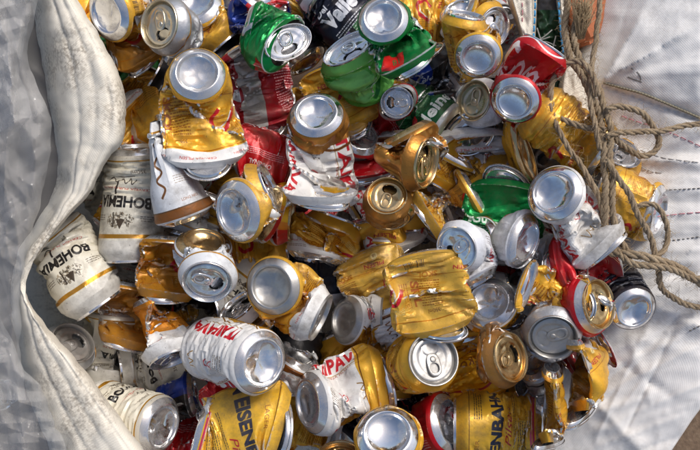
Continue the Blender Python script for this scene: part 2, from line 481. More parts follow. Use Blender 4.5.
def label_material(name, arr):
    h, w = arr.shape[:2]
    im = bpy.data.images.new('printed_' + name, w, h, alpha=True)
    im.alpha_mode = 'CHANNEL_PACKED'
    im.pixels.foreach_set(arr.astype(np.float32).reshape(-1))
    im.update()
    im.pack()
    w_ = N('printed_can_' + name)
    uv = w_.n('UVMap')
    t = w_.n('TexImage', image=im, interpolation='Cubic')
    w_.l(uv.outputs[0], t.inputs['Vector'])
    nrm, tc = crinkle(w_, 0.42, 75, 340)
    oi = w_.n('ObjectInfo')
    d = w_.n('TexNoise', Scale=38.0, Detail=7.0, Roughness=0.72); w_.l(tc.outputs['Object'], d.inputs['Vector'])
    dv = w_.n('Math', operation='MULTIPLY_ADD'); w_.l(oi.outputs['Random'], dv.inputs[0]); dv.inputs[1].default_value = 0.16; w_.l(d.outputs['Fac'], dv.inputs[2])
    dirt = w_.ramp(dv.outputs[0], [(0.54, 0.0), (0.82, 0.7)])
    sp = w_.n('TexNoise', Scale=420.0, Detail=2.0); w_.l(tc.outputs['Object'], sp.inputs['Vector'])
    spk = w_.ramp(sp.outputs['Fac'], [(0.70, 0.0), (0.76, 0.6)])
    hs = w_.n('HueSaturation'); w_.l(t.outputs['Color'], hs.inputs['Color'])
    vv = w_.n('MapRange'); w_.l(oi.outputs['Random'], vv.inputs[0]); vv.inputs[3].default_value = 0.86; vv.inputs[4].default_value = 1.06
    w_.l(vv.outputs[0], hs.inputs['Value'])
    c = w_.mix(dirt, hs.outputs[0], (0.10, 0.075, 0.05))
    c = w_.mix(spk, c, (0.08, 0.06, 0.04))
    geo = w_.n('NewGeometry')
    c = w_.mix(geo.outputs['Backfacing'], c, (0.70, 0.69, 0.66))           # the inside of a can is bare metal
    # paint cracked off along the sharp folds
    pn = w_.n('TexNoise', Scale=260.0, Detail=3.0); w_.l(tc.outputs['Object'], pn.inputs['Vector'])
    pm = w_.n('Math', operation='MULTIPLY_ADD'); w_.l(pn.outputs['Fac'], pm.inputs[0]); pm.inputs[1].default_value = 0.10; w_.l(geo.outputs['Pointiness'], pm.inputs[2])
    wear = w_.ramp(pm.outputs[0], [(0.605, 0.0), (0.65, 0.85)])
    c = w_.mix(wear, c, (0.74, 0.73, 0.70))
    w_.l(c, w_.b.inputs['Base Color'])
    m = w_.mix(geo.outputs['Backfacing'], t.outputs['Alpha'], (0.95, 0.95, 0.95))
    m = w_.mix(wear, m, (0.95, 0.95, 0.95))
    m = w_.mix(dirt, m, (0, 0, 0))
    w_.l(m, w_.b.inputs['Metallic'])
    w_.l(w_.ramp(d.outputs['Fac'], [(0.3, 0.28), (0.75, 0.55)]), w_.b.inputs['Roughness'])
    w_.l(nrm, w_.b.inputs['Normal'])
    return w_.m
# ------------------------------------------------------------------ can ends (shared meshes)
RAD, H0, H1, HT = 0.033, 0.010, 0.108, 0.122      # wall radius, wall from H0 to H1, full height
def lathe(name, prof, seg=48, mat=None):
    th = np.arange(seg) * 2 * math.pi / seg
    V = np.array([[(r * math.cos(t), r * math.sin(t), z) for t in th] for r, z in prof])
    return grid_mesh(name, V, closed=True, mat=mat)

def warp(me, var, keep, amp):
    """knocks and bulges in an end panel; the outer ring stays true"""
    if var:
        for v in me.vertices:
            r = math.hypot(v.co.x, v.co.y) * 1000
            k = min(1.0, max(0.0, (keep + 4 - r) / 6))
            q = Vector((v.co.x * 55 + var * 9.7, v.co.y * 55, var * 3.1))
            v.co.z += amp * k * ((1 - 2 * abs(mnoise.noise(q))) - 0.4 + 0.5 * mnoise.noise(q * 2.3))
        me.update()
    return me

def base_mesh(mat, var=0):
    mm = [(30.6, 5.9), (29.6, 4.7), (27.6, 3.1), (25.6, 1.5), (24.2, .4), (23.2, 0), (22.3, .3), (21.6, 1.4), (21.2, 3), (20.7, 4.0), (19, 5.4), (16, 7.2), (13, 8.5), (9, 9.5), (5, 10.1), (2, 10.3), (.05, 10.3)]
    return warp(lathe('base', [(a / 1000, b / 1000) for a, b in mm], mat=mat), var, 22.0, 0.0016)

def lid_mesh(mat, open_):
    mm = [(26.4, -3.0), (27.2, -2.6), (27.3, -.6), (26.8, 0), (26.0, -.1), (25.4, -.9), (24.9, -3.4), (24.2, -6.2), (23.5, -6.9), (22.8, -6.4), (22.3, -4.2), (21.6, -3.8)]
    mm += [(r, -3.8) for r in (20.4, 19.2, 18, 16.6, 15.2, 13.8, 12.4, 11, 9.6, 8.2, 6.8, 5.4, 4, 2.4, .05)]
    seg = 60
    th = np.arange(seg) * 2 * math.pi / seg
    V = np.array([[(r * math.cos(t), r * math.sin(t), z) for t in th] for r, z in mm])
    # pressed teardrop recess round mouth and tab
    x, y, z = V[..., 0], V[..., 1], V[..., 2]
    rec = np.sqrt((x / 17.6) ** 2 + (y / (15.2 + 0.12 * x)) ** 2)
    inside = np.clip((1.06 - rec) / 0.09, 0, 1)
    V[..., 2] = z - np.where(np.hypot(x, y) < 21.7, 0.9 * inside, 0)
    # mouth
    cx, rx, ry = 10.6, 7.4, 10.2
    d = np.hypot((x - cx) / rx, y / ry)
    me_v = V.copy()
    if open_:
        near = (np.abs(d - 1) < 0.13)
        f = np.where(near, 1 / np.maximum(d, 1e-3), 1)
        me_v[..., 0] = np.where(near, cx + (x - cx) * f, x)
        me_v[..., 1] = np.where(near, y * f, y)
    me = grid_mesh('lid', me_v / 1000, closed=True)
    bm = bmesh.new(); bm.from_mesh(me)
    if open_:
        gone = []
        for fc in bm.faces:
            c = fc.calc_center_median() * 1000
            if math.hypot((c.x - cx) / rx, c.y / ry) < 0.96: gone.append(fc)
        bmesh.ops.delete(bm, geom=gone, context='FACES')
        ed = [e for e in bm.edges if e.is_boundary and all(math.hypot((v.co.x * 1000 - cx) / rx, v.co.y * 1000 / ry) < 1.15 for v in e.verts)]
        r = bmesh.ops.extrude_edge_only(bm, edges=ed)
        for v in [g for g in r['geom'] if isinstance(g, bmesh.types.BMVert)]:
            v.co.z -= 0.0016; v.co.x = cx / 1000 + (v.co.x - cx / 1000) * 0.96; v.co.y *= 0.96
        # the flap pushed inside
        ring = [bm.verts.new(((cx + 1 + 6.4 * math.cos(a)) / 1000, 9 * math.sin(a) / 1000, (-6 - 3.0 * (1 + math.cos(a))) / 1000)) for a in np.linspace(0, 2 * math.pi, 20, endpoint=False)]
        bm.faces.new(ring)
    else:
        r = 0
        for v in bm.verts:
            dd = math.hypot((v.co.x * 1000 - cx) / rx, v.co.y * 1000 / ry)
            if 0.86 < dd < 1.06: v.co.z -= 0.0005
    for fc in bm.faces: fc.smooth = True
    bm.to_mesh(me); bm.free()
    me.set_sharp_from_angle(angle=R_(40))
    me.materials.append(mat)
    return me

def tab_mesh(mat, lift=0.0):
    """stay-on ring: rounded frame with a finger hole, rivet island at the mouth end"""
    bm = bmesh.new()
    K = 28
    def out(a, lx, ly, x0, p=2.6):
        c, s = math.cos(a), math.sin(a)
        return (x0 + lx * math.copysign(abs(c) ** (2 / p), c), ly * math.copysign(abs(s) ** (2 / p), s))
    rings = []
    for sc, z in ((1.0, .2), (1.0, 1.0), (.93, 1.5), (.80, 1.5)):
        rings.append([(*out(a, 12.2 * sc + (1 - sc) * 0, 7.6 * sc, -5.6), z) for a in np.linspace(0, 2 * math.pi, K, endpoint=False)])
    for sc, z in ((1.16, 1.5), (1.0, 1.2), (1.0, .2)):
        rings.append([(*out(a, 5.2 * sc, 4.9 * sc, -9.2, 2.2), z) for a in np.linspace(0, 2 * math.pi, K, endpoint=False)])
    vs = [[bm.verts.new(Vector(p) / 1000) for p in r] for r in rings]
    for a, b in zip(vs[:-1], vs[1:]):
        for k in range(K):
            bm.faces.new((a[k], a[(k + 1) % K], b[(k + 1) % K], b[k]))
    # rivet
    prev = None
    for r, z in ((3.4, 1.55), (3.2, 2.1), (2.2, 2.5), (.6, 2.6)):
        cur = [bm.verts.new(Vector((-0.2 + r * math.cos(k * math.pi / 8), r * math.sin(k * math.pi / 8), z)) / 1000) for k in range(16)]
        if prev:
            for k in range(16): bm.faces.new((prev[k], prev[(k + 1) % 16], cur[(k + 1) % 16], cur[k]))
        prev = cur
    bm.faces.new(prev)
    for f in bm.faces: f.smooth = True
    c, s = math.cos(lift), math.sin(lift)
    for v in bm.verts:
        v.co = Vector((v.co.x * c + v.co.z * s, v.co.y, v.co.z * c - v.co.x * s + 0)) + Vector((0, 0, -0.0047))
    me = bpy.data.meshes.new('pull_tab'); bm.to_mesh(me); bm.free()
    me.set_sharp_from_angle(angle=R_(50))
    me.materials.append(mat)
    return me

MESH = {}
def end_mesh(kind, m, var=0):
    k = (kind, m, var)
    if k not in MESH:
        mat = METALS[m]
        MESH[k] = {'b': lambda: base_mesh(mat, var), 'o': lambda: warp(lid_mesh(mat, True), var, 17, 0.0008), 'x': lambda: lid_mesh(mat, False), 't': lambda: tab_mesh(mat), 'u': lambda: tab_mesh(mat, 0.18)}[kind]()
    return MESH[k]

# ------------------------------------------------------------------ crushed walls
def _girth(a, b): return math.pi * (3 * (a + b) - math.sqrt((3 * a + b) * (a + 3 * b)))
GIRTH_B = np.linspace(0.1, 1.4, 60); GIRTH_A = []
for b_ in GIRTH_B:
    lo_, hi_ = 0.05, 1.7
    for _ in range(40):
        m_ = (lo_ + hi_) / 2
        if _girth(m_, b_) < 2 * math.pi: lo_ = m_
        else: hi_ = m_
    GIRTH_A.append(lo_)
GIRTH_A = np.array(GIRTH_A)
NR, NC = 32, 48
TH = np.arange(NC) * 2 * math.pi / NC
def nrmz(v): return v / (np.linalg.norm(v, axis=-1, keepdims=True) + 1e-12)

def can(label, lab, A, An, end='b', B=None, Bn=None, th=None, fa=1.0, fb=1.0, fd=0, u=0.25, sc=0.9, em='s', om=None, m=None, open=True, crush=1.0, ex=1.22, dents=3, amp=1.0, vo=0, pin=0, cat='beer can', name='beer_can', seed=0, group='crushed cans heaped in the sack', dd=0.008):
    s = dict(locals())
    # the ends of a can pressed thin are bent round behind its panel
    if th and th < 36:
        if fa < 0.65 and An[1] >= 80 and fd < 30 and end is not None:
            s['An'] = (An[0], 128); s['A'] = (A[0], A[1], A[2] - 8); s['fa'] = .5
        if fb < 0.65 and Bn and Bn[1] >= 80 and fd < 30:
            s['Bn'] = (Bn[0], 128); s['B'] = (B[0], B[1], B[2] - 8); s['fb'] = .5
    CANS.append(s)
CANS = []

def prep(k, s):
    rng = np.random.RandomState(100 + k + s['seed'] * 991)
    sc = s['sc']
    PA = np.array(at(*s['A'])); nA = np.array(facing(s['A'][0], s['A'][1], *s['An']))
    L = (H1 - H0) * sc
    if s['B'] is None:
        PB = PA - nA * HT * sc * s['crush']; nB = -nA
    else:
        PB = np.array(at(*s['B'])); nB = np.array(facing(s['B'][0], s['B'][1], *s['Bn']))
    bottomA = s['end'] == 'b'
    for it in range(40):
        P0, n0, P1, n1 = (PA, nA, PB, nB) if bottomA else (PB, nB, PA, nA)
        p0 = P0 - n0 * H0 * sc; p1 = P1 - n1 * (HT - H1) * sc
        k_ = float(np.clip(np.linalg.norm(p1 - p0), 0.02, 0.1)) * 1.0
        t = np.linspace(0, 1, NR)[:, None]
        h00, h10, h01, h11 = 2 * t**3 - 3 * t**2 + 1, t**3 - 2 * t**2 + t, -2 * t**3 + 3 * t**2, t**3 - t**2
        tf = np.linspace(0, 1, 120)[:, None]
        def her(t, a=k_):
            return (2*t**3-3*t**2+1)*p0 + (t**3-2*t**2+t)*(-n0*a) + (-2*t**3+3*t**2)*p1 + (t**3-t**2)*(n1*a)
        F = her(tf)
        seg = np.linalg.norm(np.diff(F, axis=0), axis=1); cum = np.concatenate([[0], np.cumsum(seg)])
        Lc = cum[-1]
        if Lc <= L * 1.0 or s['B'] is None: break
        PB = PB + (PA - PB) * 0.03
    ti = np.interp(np.linspace(0, Lc, NR), cum, tf[:, 0])
    c = her(ti[:, None])
    tg = np.gradient(c, axis=0); tg[0] = -n0; tg[-1] = n1
    tg = nrmz(tg)
    mid = NR // 2
    w = nrmz(np.array(CAMP) - c[mid])
    e = w - tg[mid] * np.dot(w, tg[mid])
    if np.linalg.norm(e) < 0.25:
        uu = np.array(UP); e = uu - tg[mid] * np.dot(uu, tg[mid])
    E = np.zeros((NR, 3)); E[mid] = nrmz(e)
    for i in list(range(mid + 1, NR)):
        v = E[i - 1] - tg[i] * np.dot(E[i - 1], tg[i]); E[i] = nrmz(v)
    for i in range(mid - 1, -1, -1):
        v = E[i + 1] - tg[i] * np.dot(E[i + 1], tg[i]); E[i] = nrmz(v)
    E2 = np.cross(tg, E)
    fd = R_(s['fd'])
    e1 = E * math.cos(fd) + E2 * math.sin(fd); e2 = -E * math.sin(fd) + E2 * math.cos(fd)
    # flattening profile
    f0, f1 = (s['fa'], s['fb']) if bottomA else (s['fb'], s['fa'])
    ss = np.linspace(0, 1, NR)
    lint = f0 + (f1 - f0) * ss
    bm_ = (s['th'] / (2 * RAD * 1000 * sc)) if s['th'] else None
    if bm_ is None: b = lint
    else:
        q = np.clip(np.minimum(ss / 0.36, (1 - ss) / 0.36), 0, 1); q = q * q * (3 - 2 * q)
        b = lint * (1 - q) + np.minimum(bm_, 1.0) * q
    a = np.interp(b, GIRTH_B, GIRTH_A)             # same girth however flat
    r = RAD * sc
    X = c[:, None] + r * (b[:, None, None] * np.cos(TH)[None, :, None] * e1[:, None] + a[:, None, None] * np.sin(TH)[None, :, None] * e2[:, None])
    # random first creases
    nz = np.zeros((NR, NC))
    for _ in range(7):
        kx, ky, ph = rng.randint(1, 5), rng.uniform(1, 4.5), rng.uniform(0, 6.28)
        nz += np.abs(np.sin(0.5 * (kx * TH[None, :] * 1.0) + ky * ss[:, None] * math.pi + ph)) - 0.6
    env = np.clip(np.minimum(ss, 1 - ss) * 6, 0, 1)[:, None]
    squeeze = np.clip(1 - Lc / L, 0, 1)
    rad = X - c[:, None]
    rn = nrmz(rad)
    X = X - rn * (nz * env * (0.0005 + 0.0030 * squeeze) * s['amp'])[..., None]
    # mirror-buckled dents
    for _ in range(s['dents']):
        i0 = rng.randint(4, NR - 4); j0 = int((rng.uniform(-0.32, 0.32) * NC)) % NC
        if rng.rand() < 0.25: j0 = rng.randint(NC)
        dep = s['dd'] * rng.uniform(0.35, 1.0)
        if s['th'] and s['th'] < 48:               # a flattened can keeps its width: it is dented on its broad faces
            j0 = int(rng.uniform(-0.14, 0.14) * NC) % NC; dep = min(dep, s['th'] * 0.00016)
            p = X[i0, j0]; nn = nrmz(e1[i0] + rng.normal(0, 0.2, 3))
        else:
            p = X[i0, j0]; nn = nrmz(rn[i0, j0] + rng.normal(0, 0.28, 3))
        D = (X - (p - nn * dep)) @ nn
        lat = np.linalg.norm((X - p) - ((X - p) @ nn)[..., None] * nn, axis=-1)
        fall = np.clip((0.030 - lat) / 0.008, 0, 1)
        X = X - (np.maximum(D, 0) * 1.7 * fall * env)[..., None] * nn
    Lr = min(L, max(Lc * s['ex'], 0.02))
    s.update(X=X, c=c, e1=e1, e2=e2, tg=tg, P0=P0, P1=P1, n0=n0, n1=n1, b=b, a=a, Lr=Lr, rng=rng, f0=f0, f1=f1)

def simulate(items, iters=100, X0=None, slack=1.0, smooth=0.03):
    n = len(items)
    X = np.ascontiguousarray(np.stack([s['X'] for s in items] if X0 is None else X0, -1).transpose(2, 0, 1, 3)).astype(np.float32)   # 3,R,C,N
    NR, NC = X.shape[1:3]
    TH = np.arange(NC) * 2 * math.pi / NC
    sl = np.array([1 + (slack - 1) * s['amp'] for s in items])
    # each line of the wall keeps at least the length of its first loft
    LX = np.stack([s['X'] for s in items], -1)
    ln = np.sqrt((np.diff(LX, axis=0) ** 2).sum(2)).sum(0) * 0.97                        # columns, N
    if ln.shape[0] != NC: ln = np.repeat(ln, NC // ln.shape[0], 0)
    v = (np.maximum(np.array([s['Lr'] for s in items])[None], ln) / (NR - 1) * sl)[None, None].astype(np.float32)   # 1,1,C,N
    h = (2 * RAD * math.sin(math.pi / NC) * np.array([s['sc'] for s in items]) * sl).astype(np.float32)
    # flattened sections keep the girth, so the horizontal rest length follows the first loft
    dg = np.sqrt(v * v + h * h)
    def pick(r, j): return r if r.ndim == 1 or j is None else r[:, :, j]
    W = np.ones((1, NR, 1, 1), np.float32); W[:, 0] = 0; W[:, -1] = 0
    e_ = np.stack([s['e1'] for s in items], -1)
    if len(e_) != NR:
        q = np.linspace(0, len(e_) - 1, NR); a0 = np.minimum(q.astype(int), len(e_) - 2); f_ = (q - a0)[:, None, None]
        e_ = e_[a0] * (1 - f_) + e_[a0 + 1] * f_
    E1 = e_.transpose(1, 0, 2)[:, :, None, :].astype(np.float32)           # 3,R,1,N
    jf = np.array([j for j in range(NC) if math.cos(TH[j]) > 0.12]); jb = (NC // 2 - jf) % NC
    gap = (0.006 * np.cos(TH[jf]))[None, :, None].astype(np.float32)
    def con(i0, i1, j0, j1, rest, k):
        a = X[:, i0][:, :, j0] if j0 is not None else X[:, i0]
        b = X[:, i1][:, :, j1] if j1 is not None else X[:, i1]
        wa, wb = W[:, i0], W[:, i1]
        d = b - a
        l = np.sqrt((d * d).sum(0, keepdims=True)) + 1e-9
        s_ = (l - pick(rest, j0)) / l * k / np.maximum(wa + wb, 1e-6)
        d *= s_
        if j0 is None:
            X[:, i0] = a + d * wa; X[:, i1] = b - d * wb
        else:
            ar, br = np.arange(NR)[i0], np.arange(NR)[i1]
            X[np.ix_(range(3), ar, j0)] = a + d * wa; X[np.ix_(range(3), br, j1)] = b - d * wb
    ev, od = np.arange(0, NC, 2), np.arange(1, NC, 2)
    allr = slice(0, NR)
    for it in range(iters):
        con(slice(0, NR - 1, 2), slice(1, NR, 2), None, None, v, 1.0)
        con(slice(1, NR - 1, 2), slice(2, NR, 2), None, None, v, 1.0)
        con(allr, allr, ev, od, h, 1.0)
        con(allr, allr, od, (od + 1) % NC, h, 1.0)
        jj = np.arange(NC)
        for off in (0, 1):
            i0 = slice(off, NR - 1, 2); i1 = slice(off + 1, NR, 2)
            if X[:, i0].shape[1] != X[:, i1].shape[1]: i0 = slice(off, NR - 2, 2)
            con(i0, i1, jj, (jj + 1) % NC, dg, 0.5)
            con(i0, i1, jj, (jj - 1) % NC, dg, 0.5)
        for off in (0, 1, 2, 3):                       # the sheet does not like to fold flat on itself
            i0 = np.arange(off, NR - 2, 4); i1 = i0 + 2
            a, b = X[:, i0], X[:, i1]
            d = b - a; l = np.sqrt((d * d).sum(0, keepdims=True)) + 1e-9
            d *= np.minimum(l - 1.75 * v, 0) / l * 0.12
            X[:, i0] = a + d * W[:, i0]; X[:, i1] = b - d * W[:, i1]
        d = ((X[:, :, jf] - X[:, :, jb]) * E1).sum(0, keepdims=True)
        push = np.maximum(gap - d, 0) * 0.5
        X[:, :, jf] += E1 * push * W; X[:, :, jb] -= E1 * push * W
        if smooth and it % 6 == 5:
            lap = (np.roll(X, 1, 2) + np.roll(X, -1, 2)) * 0.25
            lap[:, 1:-1] += (X[:, :-2] + X[:, 2:]) * 0.25
            X[:, 1:-1] += smooth * (lap - X)[:, 1:-1]
    return X.transpose(3, 1, 2, 0).astype(np.float64)

def up2(V):
    """cubic refinement, rows open, columns periodic"""
    def mids_rows(V):
        P = np.concatenate([2 * V[:1] - V[1:2], V, 2 * V[-1:] - V[-2:-1]])
        return (-P[:-3] + 9 * P[1:-2] + 9 * P[2:-1] - P[3:]) / 16
    M = mids_rows(V)
    out = np.zeros((2 * len(V) - 1, *V.shape[1:])); out[0::2] = V; out[1::2] = M
    V = out
    M = (-np.roll(V, 1, 1) + 9 * V + 9 * np.roll(V, -1, 1) - np.roll(V, -2, 1)) / 16
    o = np.zeros((V.shape[0], V.shape[1] * 2, 3)); o[:, 0::2] = V; o[:, 1::2] = M
    return o

def facets(k, s, shape):
    """straight sharp folds of thin sheet: triangle waves over the rolled-out wall (metres)"""
    rng = np.random.RandomState(500 + k)
    n, m = shape
    th = np.arange(m) * 2 * math.pi / m
    z = np.linspace(0, 98, n)
    q = np.stack([np.broadcast_to(33 * np.cos(th)[None], (n, m)), np.broadcast_to(33 * np.sin(th)[None], (n, m)), np.broadcast_to(z[:, None], (n, m))], -1)
    out = np.zeros((n, m))
    for per, am in ((58, 3.2), (47, 2.8), (40, 2.3), (33, 1.9), (27, 1.2), (21, .7), (15, .35)):
        d = rng.normal(0, 1, 3) * (1, 1, .8); d /= np.linalg.norm(d)
        f = (q @ d) / per + rng.uniform()
        tri = np.abs(f - np.floor(f) - .5) * 4 - 1
        d2 = rng.normal(0, 1, 3); d2 /= np.linalg.norm(d2)
        g = (q @ d2) / (per * 1.7) + rng.uniform()
        msk = np.clip(np.abs(g - np.floor(g) - .5) * 4 - .45, 0, 1)
        out += tri * am * msk
    return out * 0.00115

def build(s, V):
    sc, rng = s['sc'], s['rng']
    W = V
    C2 = W.shape[1]
    th2 = np.arange(C2) * 2 * math.pi / C2
    def ring(P, ax, i, r, z):       # z along the can's own axis from P
        b, a = s['b'][i], s['a'][i]
        return P + ax * z * sc + r * sc * (b * np.cos(th2)[:, None] * s['e1'][i] + a * np.sin(th2)[:, None] * s['e2'][i])
    low = [ring(s['P0'], -s['n0'], 0, r / 1000, z / 1000) for r, z in ((30.8, 5.7), (31.8, 7.0), (32.6, 8.4))]
    top = [ring(s['P1'], s['n1'], NR - 1, r / 1000, (z - 122) / 1000) for r, z in ((32.4, 110.4), (31, 113), (29, 116), (27.4, 118.4), (26.8, 119.6))]
    V = np.concatenate([np.array(low), W, np.array(top)])
    nr = W.shape[0]
    vv = np.concatenate([[5.7, 7.0, 8.4], 10 + 98 * np.arange(nr) / (nr - 1), [110.4, 113, 116, 118.4, 119.6]]) / 122 + s['vo'] / 122
    U = s['u'] + (np.arange(C2 + 1) / C2) + R_(s['fd']) / (2 * math.pi)
    cen = V.mean((0, 1))
    root = empty(s['name'], Vector(cen))
    tag(root, s['label'], s['cat'], s['group'])
    me = grid_mesh('body', V - cen, closed=True, uv=(U, vv), mat=art(s['lab']), sharp=24)
    link('body', me, root)
    def m4(P, i, rot=0.0):
        ax = -s['n0'] if i == 0 else s['n1']
        b, a = s['b'][i], s['a'][i]
        M = np.eye(4)
        M[:3, 0] = s['e1'][i] * b * sc; M[:3, 1] = s['e2'][i] * a * sc; M[:3, 2] = ax * sc
        M[:3, 3] = P - cen
        return Matrix(M.tolist()) @ Matrix.Rotation(rot, 4, 'Z')
    em = s['em']; om = s['om'] or em
    bm_, lm = (em, om) if s['end'] == 'b' else (om, em)
    link('base', end_mesh('b', bm_, rng.randint(5)), root, m4(s['P0'], 0))
    rot = rng.uniform(0, 6.28)
    if s['m'] is not None:
        r, u, w = frame(s['A'][0], s['A'][1])
        d = np.array(r * math.cos(R_(s['m'])) + u * math.sin(R_(s['m'])))
        rot = math.atan2(d @ s['e2'][-1], d @ s['e1'][-1])
    M = m4(s['P1'], NR - 1, rot)
    lid = link('lid', end_mesh('o' if s['open'] and not (s['th'] and s['th'] < 48 and s['end'] == 'b') else 'x', lm, rng.randint(4)), root, M)
    link('pull_tab', end_mesh('u' if rng.rand() < 0.3 else 't', lm), lid)
    return root
# ------------------------------------------------------------------ the cans, from the photo's top left
c = can
c('gold can at the top left beside the sack lip, its silver base facing left', 'gold', (105, 14, -12), (190, 48), 'b', (150, 8, -50), (10, 80), sc=.92)
c('shade-browned gold can squashed to a wedge right of the top left base ring', 'goldshade', (124, 8, -34), (120, 90), 'b', (148, 62, -30), (300, 88), th=26, fa=.5, fb=.5, sc=.68, u=.4)
c('pale can lying with its open dark-mouthed lid facing left, top left corner', 'silvertext', (158, 24, -5), (165, 45), 'l', (186, 42, -40), (340, 80), sc=.92, em='g', m=290)
c('gold can behind the one with a grey open lid, red trim under its silver rim', 'gold', (194, 2, -25), (110, 50), 'b', (226, 48, -45), (310, 85), sc=.95)
c('big flattened gold can near the top left, silver base above its white-edged panel', 'goldtop', (197, 72, 15), (100, 25), 'b', (207, 163, -4), (275, 95), th=28, fb=.42, sc=0.9, u=.56, dents=7, seed=1)
c('tall white can crushed to a cone, its wide brown-banded base pointing down, left side', 'white', (187, 222, -8), (290, 96), 'b', (152, 82, -12), (100, 90), fb=.22, fd=75, sc=.9, u=.1, dents=1)
c('crumpled red can with large scuffed grey patch right of the big gold panel', 'redsilver', (244, 46, -28), (125, 85), 'b', (268, 140, -28), (285, 88), th=34, fa=.5, fb=.5, sc=0.8, u=0.42, dents=6, seed=3)
c('crushed green can with pinched silver lid near the top, left of the black can', 'green', (289, 42, 0), (20, 40), 'l', (246, 26, -44), (165, 95), fa=.58, fd=0, sc=.86, m=300, cat='soda can', name='soda_can', dents=0)
c('black fruit-drink can with slanting white lettering lying at the top edge', 'blackjuice', (382, 44, -14), (325, 95), 'b', (306, -22, -12), (145, 90), th=52, fa=.7, sc=.95, u=.27, cat='juice can', name='juice_can', dents=1)
c('small blue, red and white can showing a sliver above the crumpled red one', 'bluered', (262, -4, -35), (60, 70), 'b', (262, 40, -45), (265, 90), th=34, sc=.8, u=.22, cat='soda can', name='soda_can')
c('dark blue can sunk between the green pinched lid and lime can', 'navy', (306, 66, -55), (300, 70), 'b', (298, 18, -60), (100, 90), sc=.85, u=.7, cat='soda can', name='soda_can')
c('dark green can with round silver base facing up and red mark below it', 'green', (383, 17, 10), (100, 28), 'b', (413, 68, -2), (300, 100), th=46, fb=.8, sc=0.82, u=.40, cat='soda can', name='soda_can', dents=7, dd=.010, seed=2)
c('light green can with bent silver lid and pale torn streak', 'lime', (348, 46, 6), (118, 50), 'l', None, None, crush=.62, fa=.75, sc=.92, u=.33, m=300, cat='soda can', name='soda_can', dents=3, dd=.009)
c('gold can folded flat under the light green one, small holes in its panel', 'gold', (330, 66, -28), (105, 90), 'b', (352, 128, -22), (290, 90), th=26, fa=.3, fb=.3, sc=0.8, u=.92, dents=6)
c('big white can with folded gold shoulder, its silver base half hidden at the top', 'crownlabel', (316, 112, -6), (100, 36), 'b', (321, 212, 0), (270, 108), th=46, fb=.7, sc=.90, u=.33, dents=6, seed=1, pin=1)
c('red can with square-crushed silver lid and shiny tab below the light green one', 'red', (397, 103, 10), (200, 8), 'l', (395, 80, -35), (90, 80), fa=.85, fd=40, sc=.64, u=.4, m=180, cat='soda can', name='soda_can', dents=6)
c('crumpled dark red can squeezed between the white can and gold lid', 'red', (352, 105, -35), (110, 88), 'b', (374, 178, -38), (280, 90), th=22, fa=.4, fb=.4, sc=.92, u=.1, cat='soda can', name='soda_can', dents=8)
c('green can with big white lettering, pale rim pointing down right', 'greenletter', (450, 130, -8), (325, 80), 'b', (402, 98, -20), (145, 90), sc=.80, u=.10, em='g', dents=1)
c('blue and black can with silver rim, left of the folded gold one', 'blue', (424, 52, -10), (120, 75), 'l', (432, 104, -25), (280, 85), sc=.8, u=.32, cat='soda can', name='soda_can', dents=5)
c('gold can folded over its own bright round base, upper middle right', 'gold', (478, 58, 6), (265, 20), 'b', (466, 14, -14), (80, 80), th=40, sc=0.74, u=.9, dents=4)
c('white can end standing behind the folded gold one at the top', 'white', (462, 8, -22), (100, 55), 'b', (466, 50, -50), (280, 85), sc=.8, u=.6, dents=2)
c('gold can with silver open lid facing right at the top, near the white strip', 'gold', (496, 28, -2), (350, 44), 'l', (462, 16, -40), (160, 85), sc=.80, m=130, dents=3)
c('pale beige tab lid on a short can left of the red can with white script', 'whitered', (472, 100, 4), (165, 36), 'l', (496, 118, -35), (330, 80), sc=.82, em='g', m=250, open=False, dents=2)
c('bright red can with big white script and large silver base facing up', 'scriptred', (514, 102, 14), (240, 24), 'b', (546, 46, -8), (60, 100), th=42, fb=.8, sc=0.78, u=0.25, cat='soda can', name='soda_can', dents=5, seed=2, dd=.006, vo=-28)
c('long gold can lying behind the rope under the red can with white script', 'gold', (606, 160, -30), (325, 80), 'b', (530, 106, -40), (145, 90), sc=.92, u=.55, dents=1, pin=1)
c('gold flattened can with white upper edge beside the beige tab lid', 'goldtop', (494, 172, -32), (290, 88), 'b', (470, 132, -14), (95, 88), th=22, fa=.35, fb=.4, sc=.98, u=.86, dents=7)
c('white can with red letters glimpsed under the gold and white flattened one', 'whitered', (500, 182, -45), (300, 80), 'b', (500, 140, -50), (90, 90), sc=.8, u=.2)
c('narrow oval gold can squeezed on edge below the red can with white script', 'gold', (528, 156, 0), (5, 38), 'b', (514, 150, -42), (180, 90), fa=.42, fd=8, sc=.9, em='c', dents=5, th=22)
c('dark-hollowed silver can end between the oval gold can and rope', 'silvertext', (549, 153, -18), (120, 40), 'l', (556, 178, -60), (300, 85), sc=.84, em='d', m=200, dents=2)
c('short bronze can with open golden lid wrapped by torn white foil, centre', 'goldbare', (387, 195, 10), (98, 24), 'l', (394, 222, -30), (285, 60), sc=.76, em='c', u=.3, m=75, dents=2, ex=1.1)
c('torn white and red can wrapped round the short bronze one in the centre', 'whitegold', (380, 176, -44), (100, 88), 'b', (400, 250, -26), (285, 80), th=30, fa=.6, fb=.62, sc=.74, u=.34, dents=8, dd=.012)
c('white crumpled strip left of the bronze can', 'white', (398, 128, -12), (95, 90), 'b', (402, 180, -18), (265, 90), th=16, fa=.3, fb=.3, fd=55, sc=.8, u=.5, dents=5)
c('bronze can with narrow open golden lid, right of the torn white can', 'goldbare', (428, 163, 6), (350, 65), 'l', (404, 130, -10), (118, 90), th=48, sc=.90, em='c', u=.3, m=80, dents=3)
c('matte gold can pinched beside the narrow golden lid', 'gold', (450, 150, -20), (60, 70), 'b', (432, 186, -34), (240, 90), fa=.5, sc=.72, em='s', dents=3)
